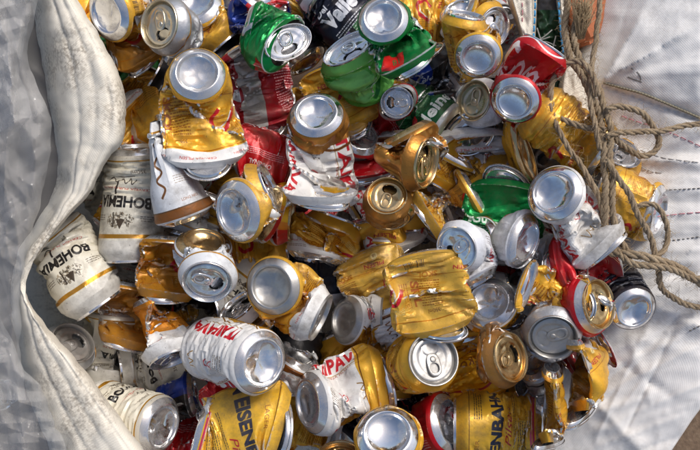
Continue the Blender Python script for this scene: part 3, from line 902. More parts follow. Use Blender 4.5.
c('gold can with white lettered end band below the big white can', 'goldwhite', (314, 264, -22), (258, 84), 'b', (338, 214, -25), (70, 90), th=44, sc=.98, u=.22, dents=3)
c('thin gold and white can on edge, left of the large gold panel', 'whitegold', (350, 268, -36), (270, 85), 'b', (358, 222, -40), (85, 90), th=24, fa=.5, fb=.4, fd=50, sc=.9, u=.85)
c('silver can base peeking out below the folded gold panel near the lime can', 'red', (362, 134, -28), (60, 40), 'b', (352, 165, -65), (260, 90), sc=.82, dents=3)
c('gold can with very large hollow silver base facing left', 'gold', (233, 212, 8), (192, 46), 'b', (272, 188, -14), (25, 78), th=52, sc=1.02, u=.93, dents=4)
c('yellow and red can with narrow golden end beside the large hollow silver base', 'yellowred', (264, 212, 2), (170, 66), 'b', (294, 218, -15), (355, 85), th=40, fa=.75, sc=.9, em='c', u=.36, dents=5)
c('thin crushed silver and red can lying above the large hollow silver base', 'red', (236, 152, -22), (185, 80), 'l', (288, 164, -28), (350, 90), th=20, fa=.5, fb=.4, sc=.62, u=.88, cat='soda can', name='soda_can', em='g')
c('upright cream can with upside-down bold black lettering at left', 'cream', (136, 146, -62), (94, 82), 'b', (131, 262, -66), (272, 92), sc=.99, u=0.19, dents=0, pin=1)
c('cream can with slanting black lettering half under the sack lip', 'cream', (48, 226, -66), (130, 88), 'b', (100, 306, -58), (307, 92), sc=.99, u=.21, dents=1, pin=1)
c('white can with open silver lid facing down, gold rim behind it, left centre', 'white', (207, 283, 10), (262, 38), 'l', (204, 240, -18), (85, 55), sc=.92, u=.58, m=330, dents=4, om='c')
c('crumpled shade-browned gold can left of the white can with open lid', 'goldshade', (172, 236, -10), (85, 95), 'b', (164, 302, -12), (262, 95), th=42, fa=.8, fb=.8, sc=.76, u=.5, dents=5, dd=.009)
c('dull shade-browned gold can bent in half behind the orange and white cone', 'goldshade', (132, 282, -26), (80, 95), 'b', (122, 350, -30), (255, 95), th=44, fa=.8, fb=.85, sc=.76, u=.1, dents=5, dd=.010)
c('orange and white can crushed to a cone, its end pointing down right', 'orangewhite', (174, 362, 0), (290, 74), 'l', (138, 298, -8), (118, 90), fb=.24, fd=80, sc=.88, u=.30, dents=4, m=90)
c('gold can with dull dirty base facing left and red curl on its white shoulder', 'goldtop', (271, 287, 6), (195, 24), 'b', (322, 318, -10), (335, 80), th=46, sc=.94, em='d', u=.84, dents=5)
c('cream can fragment with black letters sunk below the white can lid', 'cream', (224, 312, -60), (230, 85), 'b', (262, 262, -62), (50, 90), sc=.92, u=.25)
c('red-lettered white can with large shiny base facing down right, lower left centre', 'whitegold', (264, 363, 16), (345, 38), 'b', None, None, crush=.93, sc=1.02, u=.42, dents=1)
c('white can with crumpled gold front on top of the red-lettered one', 'goldtop', (236, 304, 2), (130, 66), 'l', (262, 330, 4), (310, 80), th=34, fb=.4, sc=.86, u=.9, m=90, dents=7)
c('flat yellow can with navy block lettering at the bottom edge, left of centre', 'yellow', (192, 442, -8), (167, 89), 'b', (284, 428, -16), (345, 100), th=38, fa=.6, fb=.6, sc=.98, u=.17, dents=1, seed=1)
c('red-lettered white and gold can lying on its side, hollow dark base facing left', 'taillabel', (305, 404, 14), (188, 60), 'b', (388, 380, -6), (10, 100), fb=.75, sc=1.04, u=.33, dents=3)
c('white and gold can with grey shadowed base facing left, left of the gold panels', 'whitegold', (342, 319, -10), (170, 50), 'b', (386, 318, -26), (0, 85), sc=0.86, em='d', u=.55, dents=4)  # the duller, darker metal paints the shadow into this base
c('wide flat gold panel of a can pressed thin, centre right, fine print on it', 'goldtext', (424, 256, 4), (100, 88), 'b', (438, 330, 6), (285, 88), th=33, fa=.5, fb=.5, sc=.84, u=.19, dents=5, seed=3, pin=1)
c('narrow flat gold can left of the wide gold panel', 'goldtext', (364, 252, -18), (115, 90), 'b', (388, 324, -20), (295, 90), th=26, fa=.35, fb=.3, sc=0.8, u=.5, dents=5)
c('white can with silver tab lid tipped left above the wide gold panel', 'whitered', (456, 249, 16), (205, 32), 'l', (478, 284, -16), (300, 84), sc=.82, u=.66, m=215, dents=3)
c('white can with shiny cupped silver base right behind the tipped tab lid', 'white', (474, 237, 10), (150, 34), 'b', (490, 262, -40), (320, 86), sc=.80, u=.6, dents=2)
c('domed crumpled matte gold can left of the green lettered one', 'goldtext', (480, 192, -16), (30, 90), 'b', (422, 224, -16), (212, 90), th=56, fa=.7, fb=.7, sc=0.8, u=.19, dents=7, dd=.010)
c('bright green crushed can with white lettering in the centre right', 'greentext', (498, 262, 0), (262, 90), 'b', (508, 182, 0), (82, 90), th=34, fa=.6, fb=.55, sc=.90, u=.78, cat='soda can', name='soda_can', dents=6, seed=4)
c('silver base squeezed to a lens shape with red print beside the green lettered can', 'whitered', (528, 241, 22), (350, 52), 'b', (556, 262, -34), (330, 80), fa=.85, sc=.80, u=.2, cat='soda can', name='soda_can', dents=3)
c('white, gold and red can with big silver base facing up left, by the rope', 'whitegold', (553, 192, 22), (145, 26), 'b', (606, 252, -6), (315, 96), th=54, fb=.8, sc=0.9, u=0.38, dents=4, seed=2)
c('dark red crushed can with white script under the white, gold and red one', 'scriptred', (612, 250, -14), (30, 90), 'b', (556, 268, -12), (195, 90), th=30, fa=.6, fb=.6, sc=.66, u=.3, cat='soda can', name='soda_can', dents=7, pin=1)
c('green can sunk behind the big silver base near the rope', 'green', (604, 196, -55), (330, 85), 'b', (566, 164, -50), (140, 90), sc=.9, u=.4, cat='soda can', name='soda_can', dents=1)
c('gold can lying right of the rope bundle with silver end facing right', 'gold', (660, 214, -26), (345, 74), 'b', (596, 190, -36), (160, 90), sc=.92, u=.55, dents=1, pin=1)
c('silver can end showing above the gold can right of the rope', 'gold', (622, 152, -40), (60, 52), 'l', (612, 178, -80), (260, 88), sc=.8, m=60, pin=1)
c('slim black and white can with pale round end facing down right', 'navy', (635, 311, -6), (310, 36), 'b', (602, 262, -46), (125, 90), sc=.76, u=.50, cat='energy drink can', name='drink_can', dents=0, pin=1)
c('red can with golden lid and dark open mouth, left of the slim black can', 'red', (600, 304, 8), (5, 54), 'l', (572, 292, -34), (175, 75), sc=.92, em='c', u=.5, m=10, cat='soda can', name='soda_can', dents=2, pin=1)
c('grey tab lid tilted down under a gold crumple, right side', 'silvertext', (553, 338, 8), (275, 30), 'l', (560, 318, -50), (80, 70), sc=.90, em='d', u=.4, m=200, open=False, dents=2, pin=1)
c('gold can squashed flat draped over the grey tilted tab lid', 'gold', (522, 284, 12), (160, 88), 'b', (588, 306, 12), (340, 88), th=30, fa=.6, fb=.6, sc=.56, u=.62, dents=5, pin=1)
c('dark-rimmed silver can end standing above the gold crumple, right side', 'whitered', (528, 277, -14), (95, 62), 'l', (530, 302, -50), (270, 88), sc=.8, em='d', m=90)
c('torn white can with silver base facing up left, middle right', 'whitegold', (488, 301, 10), (120, 26), 'b', (516, 292, -30), (20, 85), sc=.90, u=.5, dents=5)
c('uncrushed grey tab lid facing up in the lower middle', 'gold', (434, 359, 8), (12, 22), 'l', None, None, crush=.55, sc=.98, em='d', m=100, open=False, dents=2)
c('gold can with small brown print squashed right of the uncrushed grey lid', 'goldbrown', (458, 334, -8), (100, 88), 'b', (474, 402, -12), (282, 88), th=28, fa=.45, fb=.45, sc=.92, u=.75, dents=6)
c('golden open lid facing right on a bronze can, lower right centre', 'goldbare', (512, 357, 8), (8, 50), 'l', (478, 352, -14), (175, 85), sc=.92, em='c', m=20, dents=4)
c('crumpled red can with tall silver base at the bottom, left of yellow lettered one', 'red', (452, 421, 10), (8, 58), 'b', (422, 426, -28), (180, 85), sc=1.0, u=.3, cat='soda can', name='soda_can', dents=3)
c('round silver base facing up at the bottom edge, centre', 'gold', (387, 433, 34), (95, 24), 'b', (388, 474, -16), (270, 84), sc=.98, dents=1, pin=1)
c('white can wedge pointing down, left above the uncrushed grey lid', 'white', (416, 352, -16), (290, 82), 'l', (398, 302, -26), (112, 90), fb=.3, sc=.82, u=.62, m=90)
c('yellow can with navy block and red script lettering at the bottom edge, right', 'yellow', (546, 430, 0), (358, 88), 'b', (450, 424, -4), (178, 90), th=62, sc=1.0, u=.26, dents=1)
c('gold torn strip of a can at the lower right beside the white sack', 'gold', (572, 338, -4), (100, 86), 'b', (580, 414, -12), (272, 88), th=18, fa=.3, fb=.25, fd=78, sc=0.84, u=.62, dents=6)
c('gold twisted strip of a can standing left of the torn one at lower right', 'gold', (552, 366, 8), (90, 80), 'b', (548, 446, -2), (278, 88), th=16, fa=.35, fb=.25, fd=80, sc=0.84, u=.3, dents=7)
c('silver can end half hidden behind the gold twisted strip', 'silvertext', (534, 388, -18), (60, 38), 'b', (520, 410, -70), (230, 86), sc=.9, dents=3)
c('silver base tipped up under the grey tilted tab lid', 'silvertext', (536, 362, -10), (130, 55), 'b', (550, 388, -50), (300, 86), sc=.72, dents=3)
c('flattened red can poking out onto the white sack at lower right', 'scriptred', (606, 342, -26), (30, 95), 'b', (566, 358, -40), (205, 95), th=30, fa=.6, fb=.6, sc=.56, u=.5, cat='soda can', name='soda_can', dents=8)
c('black and red crushed can deep in the gap beside the round silver base', 'black', (430, 388, -44), (80, 86), 'b', (404, 424, -46), (250, 90), th=34, fa=.6, sc=.9, u=.2, cat='soda can', name='soda_can', dents=5)
c('cream can lying lower left with silver ring end facing right', 'cream', (164, 427, -46), (345, 50), 'b', None, None, crush=.92, sc=1.0, u=.05, dents=0, pin=1)
c('silver tab lid in the shadow between sack lip and cream cans', 'silvertext', (74, 342, -66), (50, 42), 'l', (50, 365, -110), (225, 88), sc=.92, em='d', m=40, pin=1)
c('blue can in the dark hollow below the orange and white cone', 'blue', (196, 392, -66), (10, 80), 'b', (160, 404, -80), (185, 90), sc=.76, u=.65, cat='soda can', name='soda_can', dents=4)
c('golden can rim poking in from the bottom edge', 'goldbare', (340, 455, -4), (90, 48), 'l', (344, 490, -40), (270, 85), sc=.9, em='c', m=90)
c('white can standing behind the red-lettered one on its side', 'white', (300, 352, -26), (60, 70), 'b', (284, 392, -40), (240, 90), sc=.9, u=.5)
c('gold crushed can in the gap behind the bronze can lid, lower right centre', 'gold', (486, 390, -24), (60, 80), 'b', (448, 412, -36), (220, 88), th=40, sc=.92, u=.5)
c('shade-browned gold can buried left of the thin crushed silver and red one', 'goldshade', (268, 178, -40), (80, 88), 'b', (240, 240, -60), (255, 90), sc=.9, u=.1)
c('gold flattened can beneath the wide gold panel and round silver base', 'gold', (400, 330, -40), (120, 88), 'b', (392, 404, -44), (275, 90), th=40, sc=0.75, u=.8)
c('gold can in shadow right of the folded one with white band, near the torn can', 'gold', (372, 214, -42), (100, 90), 'b', (368, 292, -50), (270, 90), th=44, sc=.95, u=.55)
c('silver-ended can sunk in the hollow beside the tall white cone', 'silvertext', (122, 96, -62), (70, 40), 'b', (110, 118, -110), (240, 88), sc=.9)
c('dark green can in shadow beside the sack lip at upper left', 'green', (112, 62, -62), (250, 80), 'b', (140, 48, -90), (60, 90), sc=.9, u=.4, cat='soda can', name='soda_can')

FILL = random.Random(11)
DEEP = dict(gold='gold crushed can buried in the dark gaps at the bottom of the heap', goldwhite='gold can with white end buried in the dark gaps of the heap',
            goldtext='matte gold can with fine print buried in the dark gaps of the heap', red='red crushed can buried in the dark gaps at the bottom of the heap',
            navy='navy blue can coloured to darken the gaps at the bottom of the heap', whitegold='white and red lettered can buried in the dark gaps of the heap',
            black='black can coloured to darken the gaps at the bottom of the heap',
            white='plain white can buried in the dark gaps at the bottom of the heap', cream='cream can buried in the shadow under the sack lip')
fl = ['gold', 'goldwhite', 'navy', 'goldtext', 'black', 'gold', 'navy', 'whitegold', 'black', 'red']  # navy and black darken the gaps: shade put into the can colours
k = 0
for gy in range(6):
    for gx in range(8):
        x = 105 + gx * 63 + (gy % 2) * 30 + FILL.uniform(-14, 14); y = 24 + gy * 82 + FILL.uniform(-16, 16)
        if x > 520 and (y > 330 or y < 75): continue
        a = FILL.uniform(0, 360)
        dx, dy = 40 * math.cos(R_(a)), -40 * math.sin(R_(a))
        lab_ = 'cream' if x < 165 and y > 130 else fl[k % len(fl)]
        c(DEEP[lab_], lab_, (x - dx, y - dy, -122 + FILL.uniform(-8, 8)), (a + 180, 84), 'b' if k % 2 else 'l', (x + dx, y + dy, -122 + FILL.uniform(-8, 8)), (a, 84), sc=.95, u=FILL.random(), th=52, group=DEEP[lab_].split(' can')[0] + ' cans buried at the bottom of the heap')
        k += 1
# small crushed cans jammed between the larger ones
WEDGE = dict(gold='small crushed gold can wedged between larger cans', goldtext='small crumpled matte gold can wedged between larger cans', white='small crumpled white can wedged between larger cans',
             red='small crushed red can wedged between larger cans', whitegold='small torn white and gold can wedged between larger cans', silvertext='small silver crumpled can wedged between larger cans', goldtop='small gold and white crushed can wedged between larger cans')
wl = ['gold', 'goldtop', 'white', 'gold', 'whitegold', 'red', 'goldtext', 'silvertext']
for j in range(40):
    x = 118 + (j % 8) * 62 + FILL.uniform(-24, 24); y = 40 + (j // 8) * 88 + FILL.uniform(-26, 26)
    if (x > 535 and (y > 320 or y < 110)) or (x < 215 and y > 320): continue
    a = FILL.uniform(0, 360); l_ = FILL.uniform(24, 34); lab_ = FILL.choice(wl)
    h_ = -58 + FILL.uniform(-14, 8)
    c(WEDGE[lab_], lab_, (x - l_ * math.cos(R_(a)), y + l_ * math.sin(R_(a)), h_), (a + 180, 84), FILL.choice('bl'), (x + l_ * math.cos(R_(a)), y - l_ * math.sin(R_(a)), h_), (a, 84),
      th=FILL.choice((22, 30, 38)), fa=.6, fb=.6, sc=FILL.uniform(.62, .78), u=FILL.random(), dents=6, seed=j, group=WEDGE[lab_].split(' can')[0] + ' cans between the larger ones')
    k += 1
k_fill = k

for k, s in enumerate(CANS):
    if s['An'][1] < 65 and k < len(CANS) - k_fill: s['sc'] *= 0.94
    prep(k, s)
NV = len(CANS) - k_fill
WALLS = [up2(V) for V in simulate(CANS, 90)]
# settle the heap: taken from the top, every can sinks until it lies under those above it
CELL = 3
near = np.full((170, 250), 1e3)
def heights(P):
    d = P - np.array(CAMP)
    dep = -(d @ np.array(W0))
    x = 350 + (d @ np.array(RIGHT)) / dep * DIST / PXM; y = 225 - (d @ np.array(UP)) / dep * DIST / PXM
    return x, y, (DIST - dep) * 1000
order = sorted(range(len(CANS)), key=lambda k: -0.5 * (CANS[k]['A'][2] + (CANS[k]['B'][2] if CANS[k]['B'] else CANS[k]['A'][2])) - 0.5 * CANS[k]['A'][2] * (CANS[k]['An'][1] < 70))
for k in order:
    s, V = CANS[k], WALLS[k]
    P = np.concatenate([V.reshape(-1, 3), (V.reshape(-1, 3) + np.roll(V, 1, 1).reshape(-1, 3)) / 2])
    tt = np.linspace(0, 1, 9)[:, None, None]
    for ring_, apex in ((V[0], s['P0']), (V[-1], s['P1'])): P = np.concatenate([P, (ring_[None] * (1 - tt) + np.array(apex)[None, None] * tt).reshape(-1, 3)])
    x, y, h = heights(P)
    ci = np.clip((y / CELL).astype(int) + 10, 0, 169); cj = np.clip((x / CELL).astype(int) + 8, 0, 249)
    hi = np.full(near.shape, -1e4); lo = np.full(near.shape, 1e4)
    np.maximum.at(hi, (ci, cj), h); np.minimum.at(lo, (ci, cj), h)
    m = (hi > -1e3) & (near < 900)
    sink = 0.0
    if m.sum() > 6 and not s['pin'] and (k < NV or s['dents'] == 6): sink = float(np.clip(np.percentile(hi[m] - near[m], 88), 0, 60))
    if sink > 0:
        ctr = V.mean((0, 1)); dv = nrmz(ctr - np.array(CAMP)) * sink * 0.001
        WALLS[k] = V + dv; s['P0'] = s['P0'] + dv; s['P1'] = s['P1'] + dv; lo = lo - sink
    near = np.minimum(near, np.where(lo < 9e3, lo, 1e3))
rg = np.random.RandomState(3)
env2 = np.clip(np.minimum(np.arange(2 * NR - 1), 2 * NR - 2 - np.arange(2 * NR - 1)) / 8, 0, 1)[:, None, None]
fine = []
for k, (s, V) in enumerate(zip(CANS[:NV], WALLS[:NV])):
    nn = nrmz(np.cross(np.roll(V, -1, 1) - np.roll(V, 1, 1), np.gradient(V, axis=0)))
    lv = s['amp'] * (0.18 if s['dents'] == 0 else 0.45 if s['dents'] == 1 else 1.0)
    fine.append(V + nn * (facets(k, s, V.shape[:2]) * lv)[..., None] * env2 + rg.normal(0, 0.0003, V.shape) * env2 * lv)
WALLS[:NV] = list(simulate(CANS[:NV], 12, fine, 1.008, 0.0))
for s, V in zip(CANS, WALLS): build(s, V)
# ------------------------------------------------------------------ setting: ground, sack, plastic, rope
def fbm(x, y, z, o=4): return mnoise.fractal(Vector((x, y, z)), 1.0, 2.0, o)
def ridge(x, y, z): return 1 - 2 * abs(mnoise.noise(Vector((x, y, z))))

def ground_mat():
    w = N('bare_earth')
    tc = w.n('TexCoord')
    a = w.n('TexNoise', Scale=9.0, Detail=8.0, Roughness=0.7); w.l(tc.outputs['Object'], a.inputs['Vector'])
    b = w.n('TexNoise', Scale=160.0, Detail=4.0); w.l(tc.outputs['Object'], b.inputs['Vector'])
    f = w.mix(0.5, a.outputs['Fac'], b.outputs['Fac'])
    w.l(w.ramp(f, [(0.3, (0.07, 0.045, 0.03)), (0.55, (0.17, 0.115, 0.075)), (0.8, (0.26, 0.2, 0.14))]), w.b.inputs['Base Color'])
    w.b.inputs['Roughness'].default_value = 0.95
    bp = w.n('Bump', Strength=0.6, Distance=0.006); w.l(f, bp.inputs['Height']); w.l(bp.outputs[0], w.b.inputs['Normal'])
    return w.m

bm = bmesh.new()
bmesh.ops.create_grid(bm, x_segments=2, y_segments=2, size=30)
me = bpy.data.meshes.new('ground'); bm.to_mesh(me); bm.free(); me.materials.append(ground_mat())
g = link('ground', me); g.location = (0, 0, 0.04); tag(g, kind='structure')

def sack_mat(name, stain):
    w = N(name)
    uv = w.n('UVMap')
    sep = w.n('SeparateXYZ'); w.l(uv.outputs[0], sep.inputs[0])
    def wave(sock, mul):
        a = w.n('Math', operation='MULTIPLY'); w.l(sock, a.inputs[0]); a.inputs[1].default_value = mul
        b = w.n('Math', operation='SINE'); w.l(a.outputs[0], b.inputs[0]); return b.outputs[0]
    f = 2 * math.pi / 2.4                       # uv is in millimetres, a tape is 1.2 mm wide
    pr = w.n('Math', operation='MULTIPLY'); w.l(wave(sep.outputs[0], f), pr.inputs[0]); w.l(wave(sep.outputs[1], f), pr.inputs[1])
    tc = w.n('TexCoord')
    nz = w.n('TexNoise', Scale=26.0, Detail=5.0, Roughness=0.6); w.l(tc.outputs['Object'], nz.inputs['Vector'])
    n2 = w.n('TexNoise', Scale=11.0, Detail=7.0, Roughness=0.75); w.l(tc.outputs['Object'], n2.inputs['Vector'])
    n3 = w.n('TexNoise', Scale=330.0, Detail=3.0); w.l(tc.outputs['Object'], n3.inputs['Vector'])
    st = w.ramp(n2.outputs['Fac'], [(0.44, 0.0), (0.62, 1.0)])
    sp = w.ramp(n3.outputs['Fac'], [(0.42, 0.0), (0.58, 1.0)])
    dm = w.n('Math', operation='MULTIPLY'); w.l(st, dm.inputs[0]); w.l(sp, dm.inputs[1])
    base = w.mix(nz.outputs['Fac'], *(((0.88, 0.83, 0.72), (0.78, 0.72, 0.60)) if stain > .5 else ((0.85, 0.84, 0.82), (0.78, 0.76, 0.73))))
    tape = w.ramp(pr.outputs[0], [(0.0, 0.90 if stain > .5 else 0.965), (0.5, 1.0)])
    base = w.mix(1.0, base, tape, 'MULTIPLY')
    base = w.mix(w.mix(0.16 * stain, 0.0, st, 'MIX'), base, (0.50, 0.40, 0.28))
    base = w.mix(w.mix(0.62 * stain, 0.0, dm.outputs[0], 'MIX'), base, (0.16, 0.12, 0.08))
    w.l(base, w.b.inputs['Base Color'])
    w.b.inputs['Roughness'].default_value = 0.5
    w.b.inputs['Specular IOR Level'].default_value = 0.35
    ad = w.n('Math', operation='MULTIPLY_ADD'); w.l(nz.outputs['Fac'], ad.inputs[0]); ad.inputs[1].default_value = 2.5; w.l(pr.outputs[0], ad.inputs[2])
    bp = w.n('Bump', Strength=0.16, Distance=0.0006); w.l(ad.outputs[0], bp.inputs['Height']); w.l(bp.outputs[0], w.b.inputs['Normal'])
    return w.m
SACK = sack_mat('woven_white_sacking', 1.0); CLEAN = sack_mat('clean_white_sacking', 0.25)

def plain(name, col, rough=0.6, bump=0.0):
    w = N(name)
    w.b.inputs['Base Color'].default_value = (*col, 1)
    w.b.inputs['Roughness'].default_value = rough
    tc = w.n('TexCoord')
    nz = w.n('TexNoise', Scale=180.0, Detail=4.0); w.l(tc.outputs['Object'], nz.inputs['Vector'])
    w.l(w.mix(nz.outputs['Fac'], tuple(c * 0.75 for c in col), tuple(min(1, c * 1.25) for c in col)), w.b.inputs['Base Color'])
    if bump:
        bp = w.n('Bump', Strength=bump, Distance=0.001); w.l(nz.outputs['Fac'], bp.inputs['Height']); w.l(bp.outputs[0], w.b.inputs['Normal'])
    return w.m

def sheet(ctrl, pr, pc):
    """control grid of (px, py, h) refined by splines -> fine grid of the same"""
    A = np.array([spline(r, pc) for r in ctrl])
    return np.array([spline(A[:, j], pr) for j in range(A.shape[1])]).transpose(1, 0, 2)

def to_world(G):
    f = G.reshape(-1, 3)
    return np.array([at(*p) for p in f]).reshape(G.shape)

def normals(V):
    return nrmz(np.cross(np.gradient(V, axis=1), np.gradient(V, axis=0)))

def cloth(name, V, parent, mat, root):
    V = V - np.array(root)
    du = np.linalg.norm(np.diff(V, axis=1), axis=2).mean(0); dv = np.linalg.norm(np.diff(V, axis=0), axis=2).mean(1)
    U = np.concatenate([[0], np.cumsum(du)]) * 1000; W_ = np.concatenate([[0], np.cumsum(dv)]) * 1000
    return link(name, grid_mesh(name, V, uv=(U, W_), mat=mat), parent)

SROOT = np.array(at(350, 225, -150))
sack = empty('woven_sack', Vector(SROOT))
tag(sack, 'big open white woven sack holding the whole heap of crushed cans', 'sack')

# folded lip on the left
lipst = [(-40, 34, 62), (0, 37, 80), (30, 41, 99), (70, 49, 118), (108, 55, 127), (138, 60, 123), (162, 63, 106), (190, 60, 92), (222, 42, 64), (254, 23, 39), (284, 15, 27), (318, 17, 44), (360, 24, 80), (402, 36, 112), (450, 55, 146), (500, 72, 182)]
ctrl = []
for y, xo, xi in lipst:
    w_ = xi - xo
    pin = max(0.0, 1 - abs(y - 178) / 34) + 0.7 * max(0.0, 1 - abs(y - 285) / 26)
    t = 1 - 0.5 * min(pin, 1)
    ctrl.append([(xo - 26, y, -150), (xo - 10, y, -60), (xo + 1, y, -16), (xo + .20 * w_, y, 4 * t), (xo + .5 * w_, y + 2, 11 * t), (xo + .82 * w_, y + 3, 11 * t), (xi - 1, y + 3, -2), (xi + 1, y + 2, -30), (xi - 8, y, -80), (xi - 20, y, -150)])
G = sheet(ctrl, 14, 9)
V = to_world(G); Nn = normals(V)
D = np.zeros(V.shape[:2])
for i in range(V.shape[0]):
    for j in range(V.shape[1]):
        x, y = G[i, j, 0], G[i, j, 1]
        D[i, j] = 0.0018 * ridge(x * .045, y * .018, 3.1) + 0.0014 * ridge(x * .02 + y * .035, y * .02 - x * .03, 7.7) + 0.0006 * fbm(x * .09, y * .09, 1.0)
        # long pressed creases down the lip
        for off, am in ((0.30, .0030), (0.55, .0022), (0.78, .0018)):
            xc = np.interp(y, [s[0] for s in lipst], [s[1] + off * (s[2] - s[1]) for s in lipst]) + 3 * math.sin(y * .03)
            D[i, j] += am * math.exp(-abs(x - xc) / 1.8)
cloth('sack_lip', V + Nn * D[..., None], sack, SACK, SROOT)

# spread side on the right
XL = ([-60, 0, 40, 80, 120, 160, 200, 240, 280, 320, 360, 400, 450, 520], [604, 592, 582, 566, 556, 556, 560, 560, 556, 548, 542, 538, 532, 524])
XR = ([-60, 340, 380, 396, 420, 450, 520], [790, 790, 730, 708, 690, 670, 622])
rc = random.Random(8)
RAD_ = [((604 + rc.uniform(-2, 6), 78 + rc.uniform(-6, 6)), (604 + 120 * math.cos(R_(q)), 78 - 120 * math.sin(R_(q))), rc.uniform(.5, 1.5) * rc.choice((1, 1, -1)), rc.uniform(2, 6)) for q in (72, 61, 52, 44, 37, 30, 24, 17, 11, 4)]
LOW_ = [((rc.uniform(560, 640), y_), (rc.uniform(670, 720), y_ - rc.uniform(20, 90)), rc.uniform(.8, 2.2) * rc.choice((1, 1, -1)), rc.uniform(2, 4)) for y_ in range(290, 470, 12)]
MID_ = [((rc.uniform(600, 640), y_), (rc.uniform(690, 720), y_ + rc.uniform(-8, 6)), rc.uniform(.6, 1.6) * rc.choice((1, -1)), rc.uniform(1.5, 3.5)) for y_ in range(135, 290, 13)]
CREASE = RAD_ + LOW_ + MID_ + [((604, 78), (655, 52), 3.5, 5), ((604, 80), (640, 20), 3.0, 5), ((615, 70), (720, 62), 2.0, 6), ((640, 60), (720, 10), 2.2, 7), ((610, 88), (705, 122), -3.2, 3), ((600, 150), (710, 166), 2.2, 5),
          ((612, 176), (710, 178), 1.5, 5), ((630, 230), (710, 226), 2.2, 6), ((640, 300), (710, 330), 2.5, 7), ((600, 372), (700, 330), 2.8, 7), ((590, 400), (690, 350), 2.6, 6), ((575, 380), (640, 450), 2.5, 7),
          ((620, 420), (700, 385), 1.8, 5), ((560, 420), (640, 400), 2.6, 6), ((630, 340), (650, 400), 2.0, 6), ((655, 310), (600, 430), 1.6, 4), ((600, 350), (670, 395), -2.0, 4)]
def side_h(x, y):
    xl = np.interp(y, *XL)
    t = (x - xl) / (700 - xl)
    h = -112 + 78 * min(1, max(0, t)) ** 0.55 - 10 * max(0, t - 0.8)
    h += 16 * math.exp(-((y - 60) / 60) ** 2) * min(1, max(t, 0) * 2) - 8 * math.exp(-((y - 130) / 30) ** 2) * min(1, max(t, 0) * 2)
    h += 2.6 * ridge(x * .010 + 4, y * .034 - x * .006, 2.2) + 0.9 * ridge(x * .028 + y * .02, y * .024 - x * .02, 5.2) + 0.5 * ridge(x * .06, y * .07, 9.1) + 0.35 * fbm(x * .16, y * .16, 4.0)
    for (x0, y0), (x1, y1), am, wd in CREASE:
        dx, dy = x1 - x0, y1 - y0; l2 = dx * dx + dy * dy
        q = ((x - x0) * dx + (y - y0) * dy) / l2
        if -0.15 < q < 1.15:
            dist = abs((x - x0) * dy - (y - y0) * dx) / math.sqrt(l2)
            h += 1.7 * am * math.exp(-dist / wd) * min(1, (q + .15) * 6, (1.15 - q) * 6)
    return h
ys = np.linspace(-60, 520, 190)
G = np.array([[(x, y, side_h(x, y)) for x in np.linspace(np.interp(y, *XL), np.interp(y, *XR), 90)] for y in ys])
# turned-down hem
hem = G[:, -1:].copy(); hem[..., 0] += 2; hem[..., 2] -= 8
hem2 = hem.copy(); hem2[..., 0] -= 6; hem2[..., 2] -= 60
cloth('sack_side', to_world(np.concatenate([G, hem, hem2], 1)), sack, CLEAN, SROOT)

# inner floor
G = np.array([[(x, y, -190 + 6 * fbm(x * .01, y * .01, 2) + 90 * max(0, (x - 560) / 200) ** 2) for x in np.linspace(0, 640, 60)] for y in np.linspace(-90, 540, 60)])
cloth('sack_floor', to_world(G), sack, SACK, SROOT)
# narrow side strips at the top
def strip(name, left, right, h0, seed):
    L_, Rr = spline(left, 12), spline(right, 12)
    G = np.array([[(*(l * (1 - t) + r * t), h0 - 25 * (1 - min(1, 5 * t, 5 * (1 - t))) + 3.0 * ridge(t * 2 + seed, l[1] * .05, seed) + 1.5 * ridge(t * 5, l[1] * .09, seed + 3)) for t in np.linspace(0, 1, 26)] for l, r in zip(L_, Rr)])
    return cloth(name, to_world(G), sack, SACK, SROOT)
strip('side_strip', [(498, -30), (507, 0), (518, 30), (526, 55), (528, 90), (530, 120)], [(539, -30), (537, 0), (536, 30), (534, 52), (535, 90), (534, 120)], -46, 1.3)
strip('side_strip', [(553, -30), (556, 0), (559, 30), (563, 58), (556, 90), (552, 120)], [(568, -30), (567, 0), (568, 30), (575, 60), (590, 90), (592, 120)], -62, 4.3)

# threads
def tube(bm, P, r, k=6, jit=0):
    P = np.asarray(P)
    tg = nrmz(np.gradient(P, axis=0))
    ref = np.array([0.3, 0.2, 0.93])
    rings = []
    for p, t in zip(P, tg):
        a = np.cross(t, ref); a /= np.linalg.norm(a) + 1e-9; b = np.cross(t, a)
        rings.append([bm.verts.new(p + r * (math.cos(q) * a + math.sin(q) * b)) for q in np.arange(k) * 2 * math.pi / k])
    for A_, B_ in zip(rings[:-1], rings[1:]):
        for j in range(k):
            f = bm.faces.new((A_[j], A_[(j + 1) % k], B_[(j + 1) % k], B_[j])); f.smooth = True
    bm.faces.new(rings[0][::-1]); bm.faces.new(rings[-1])

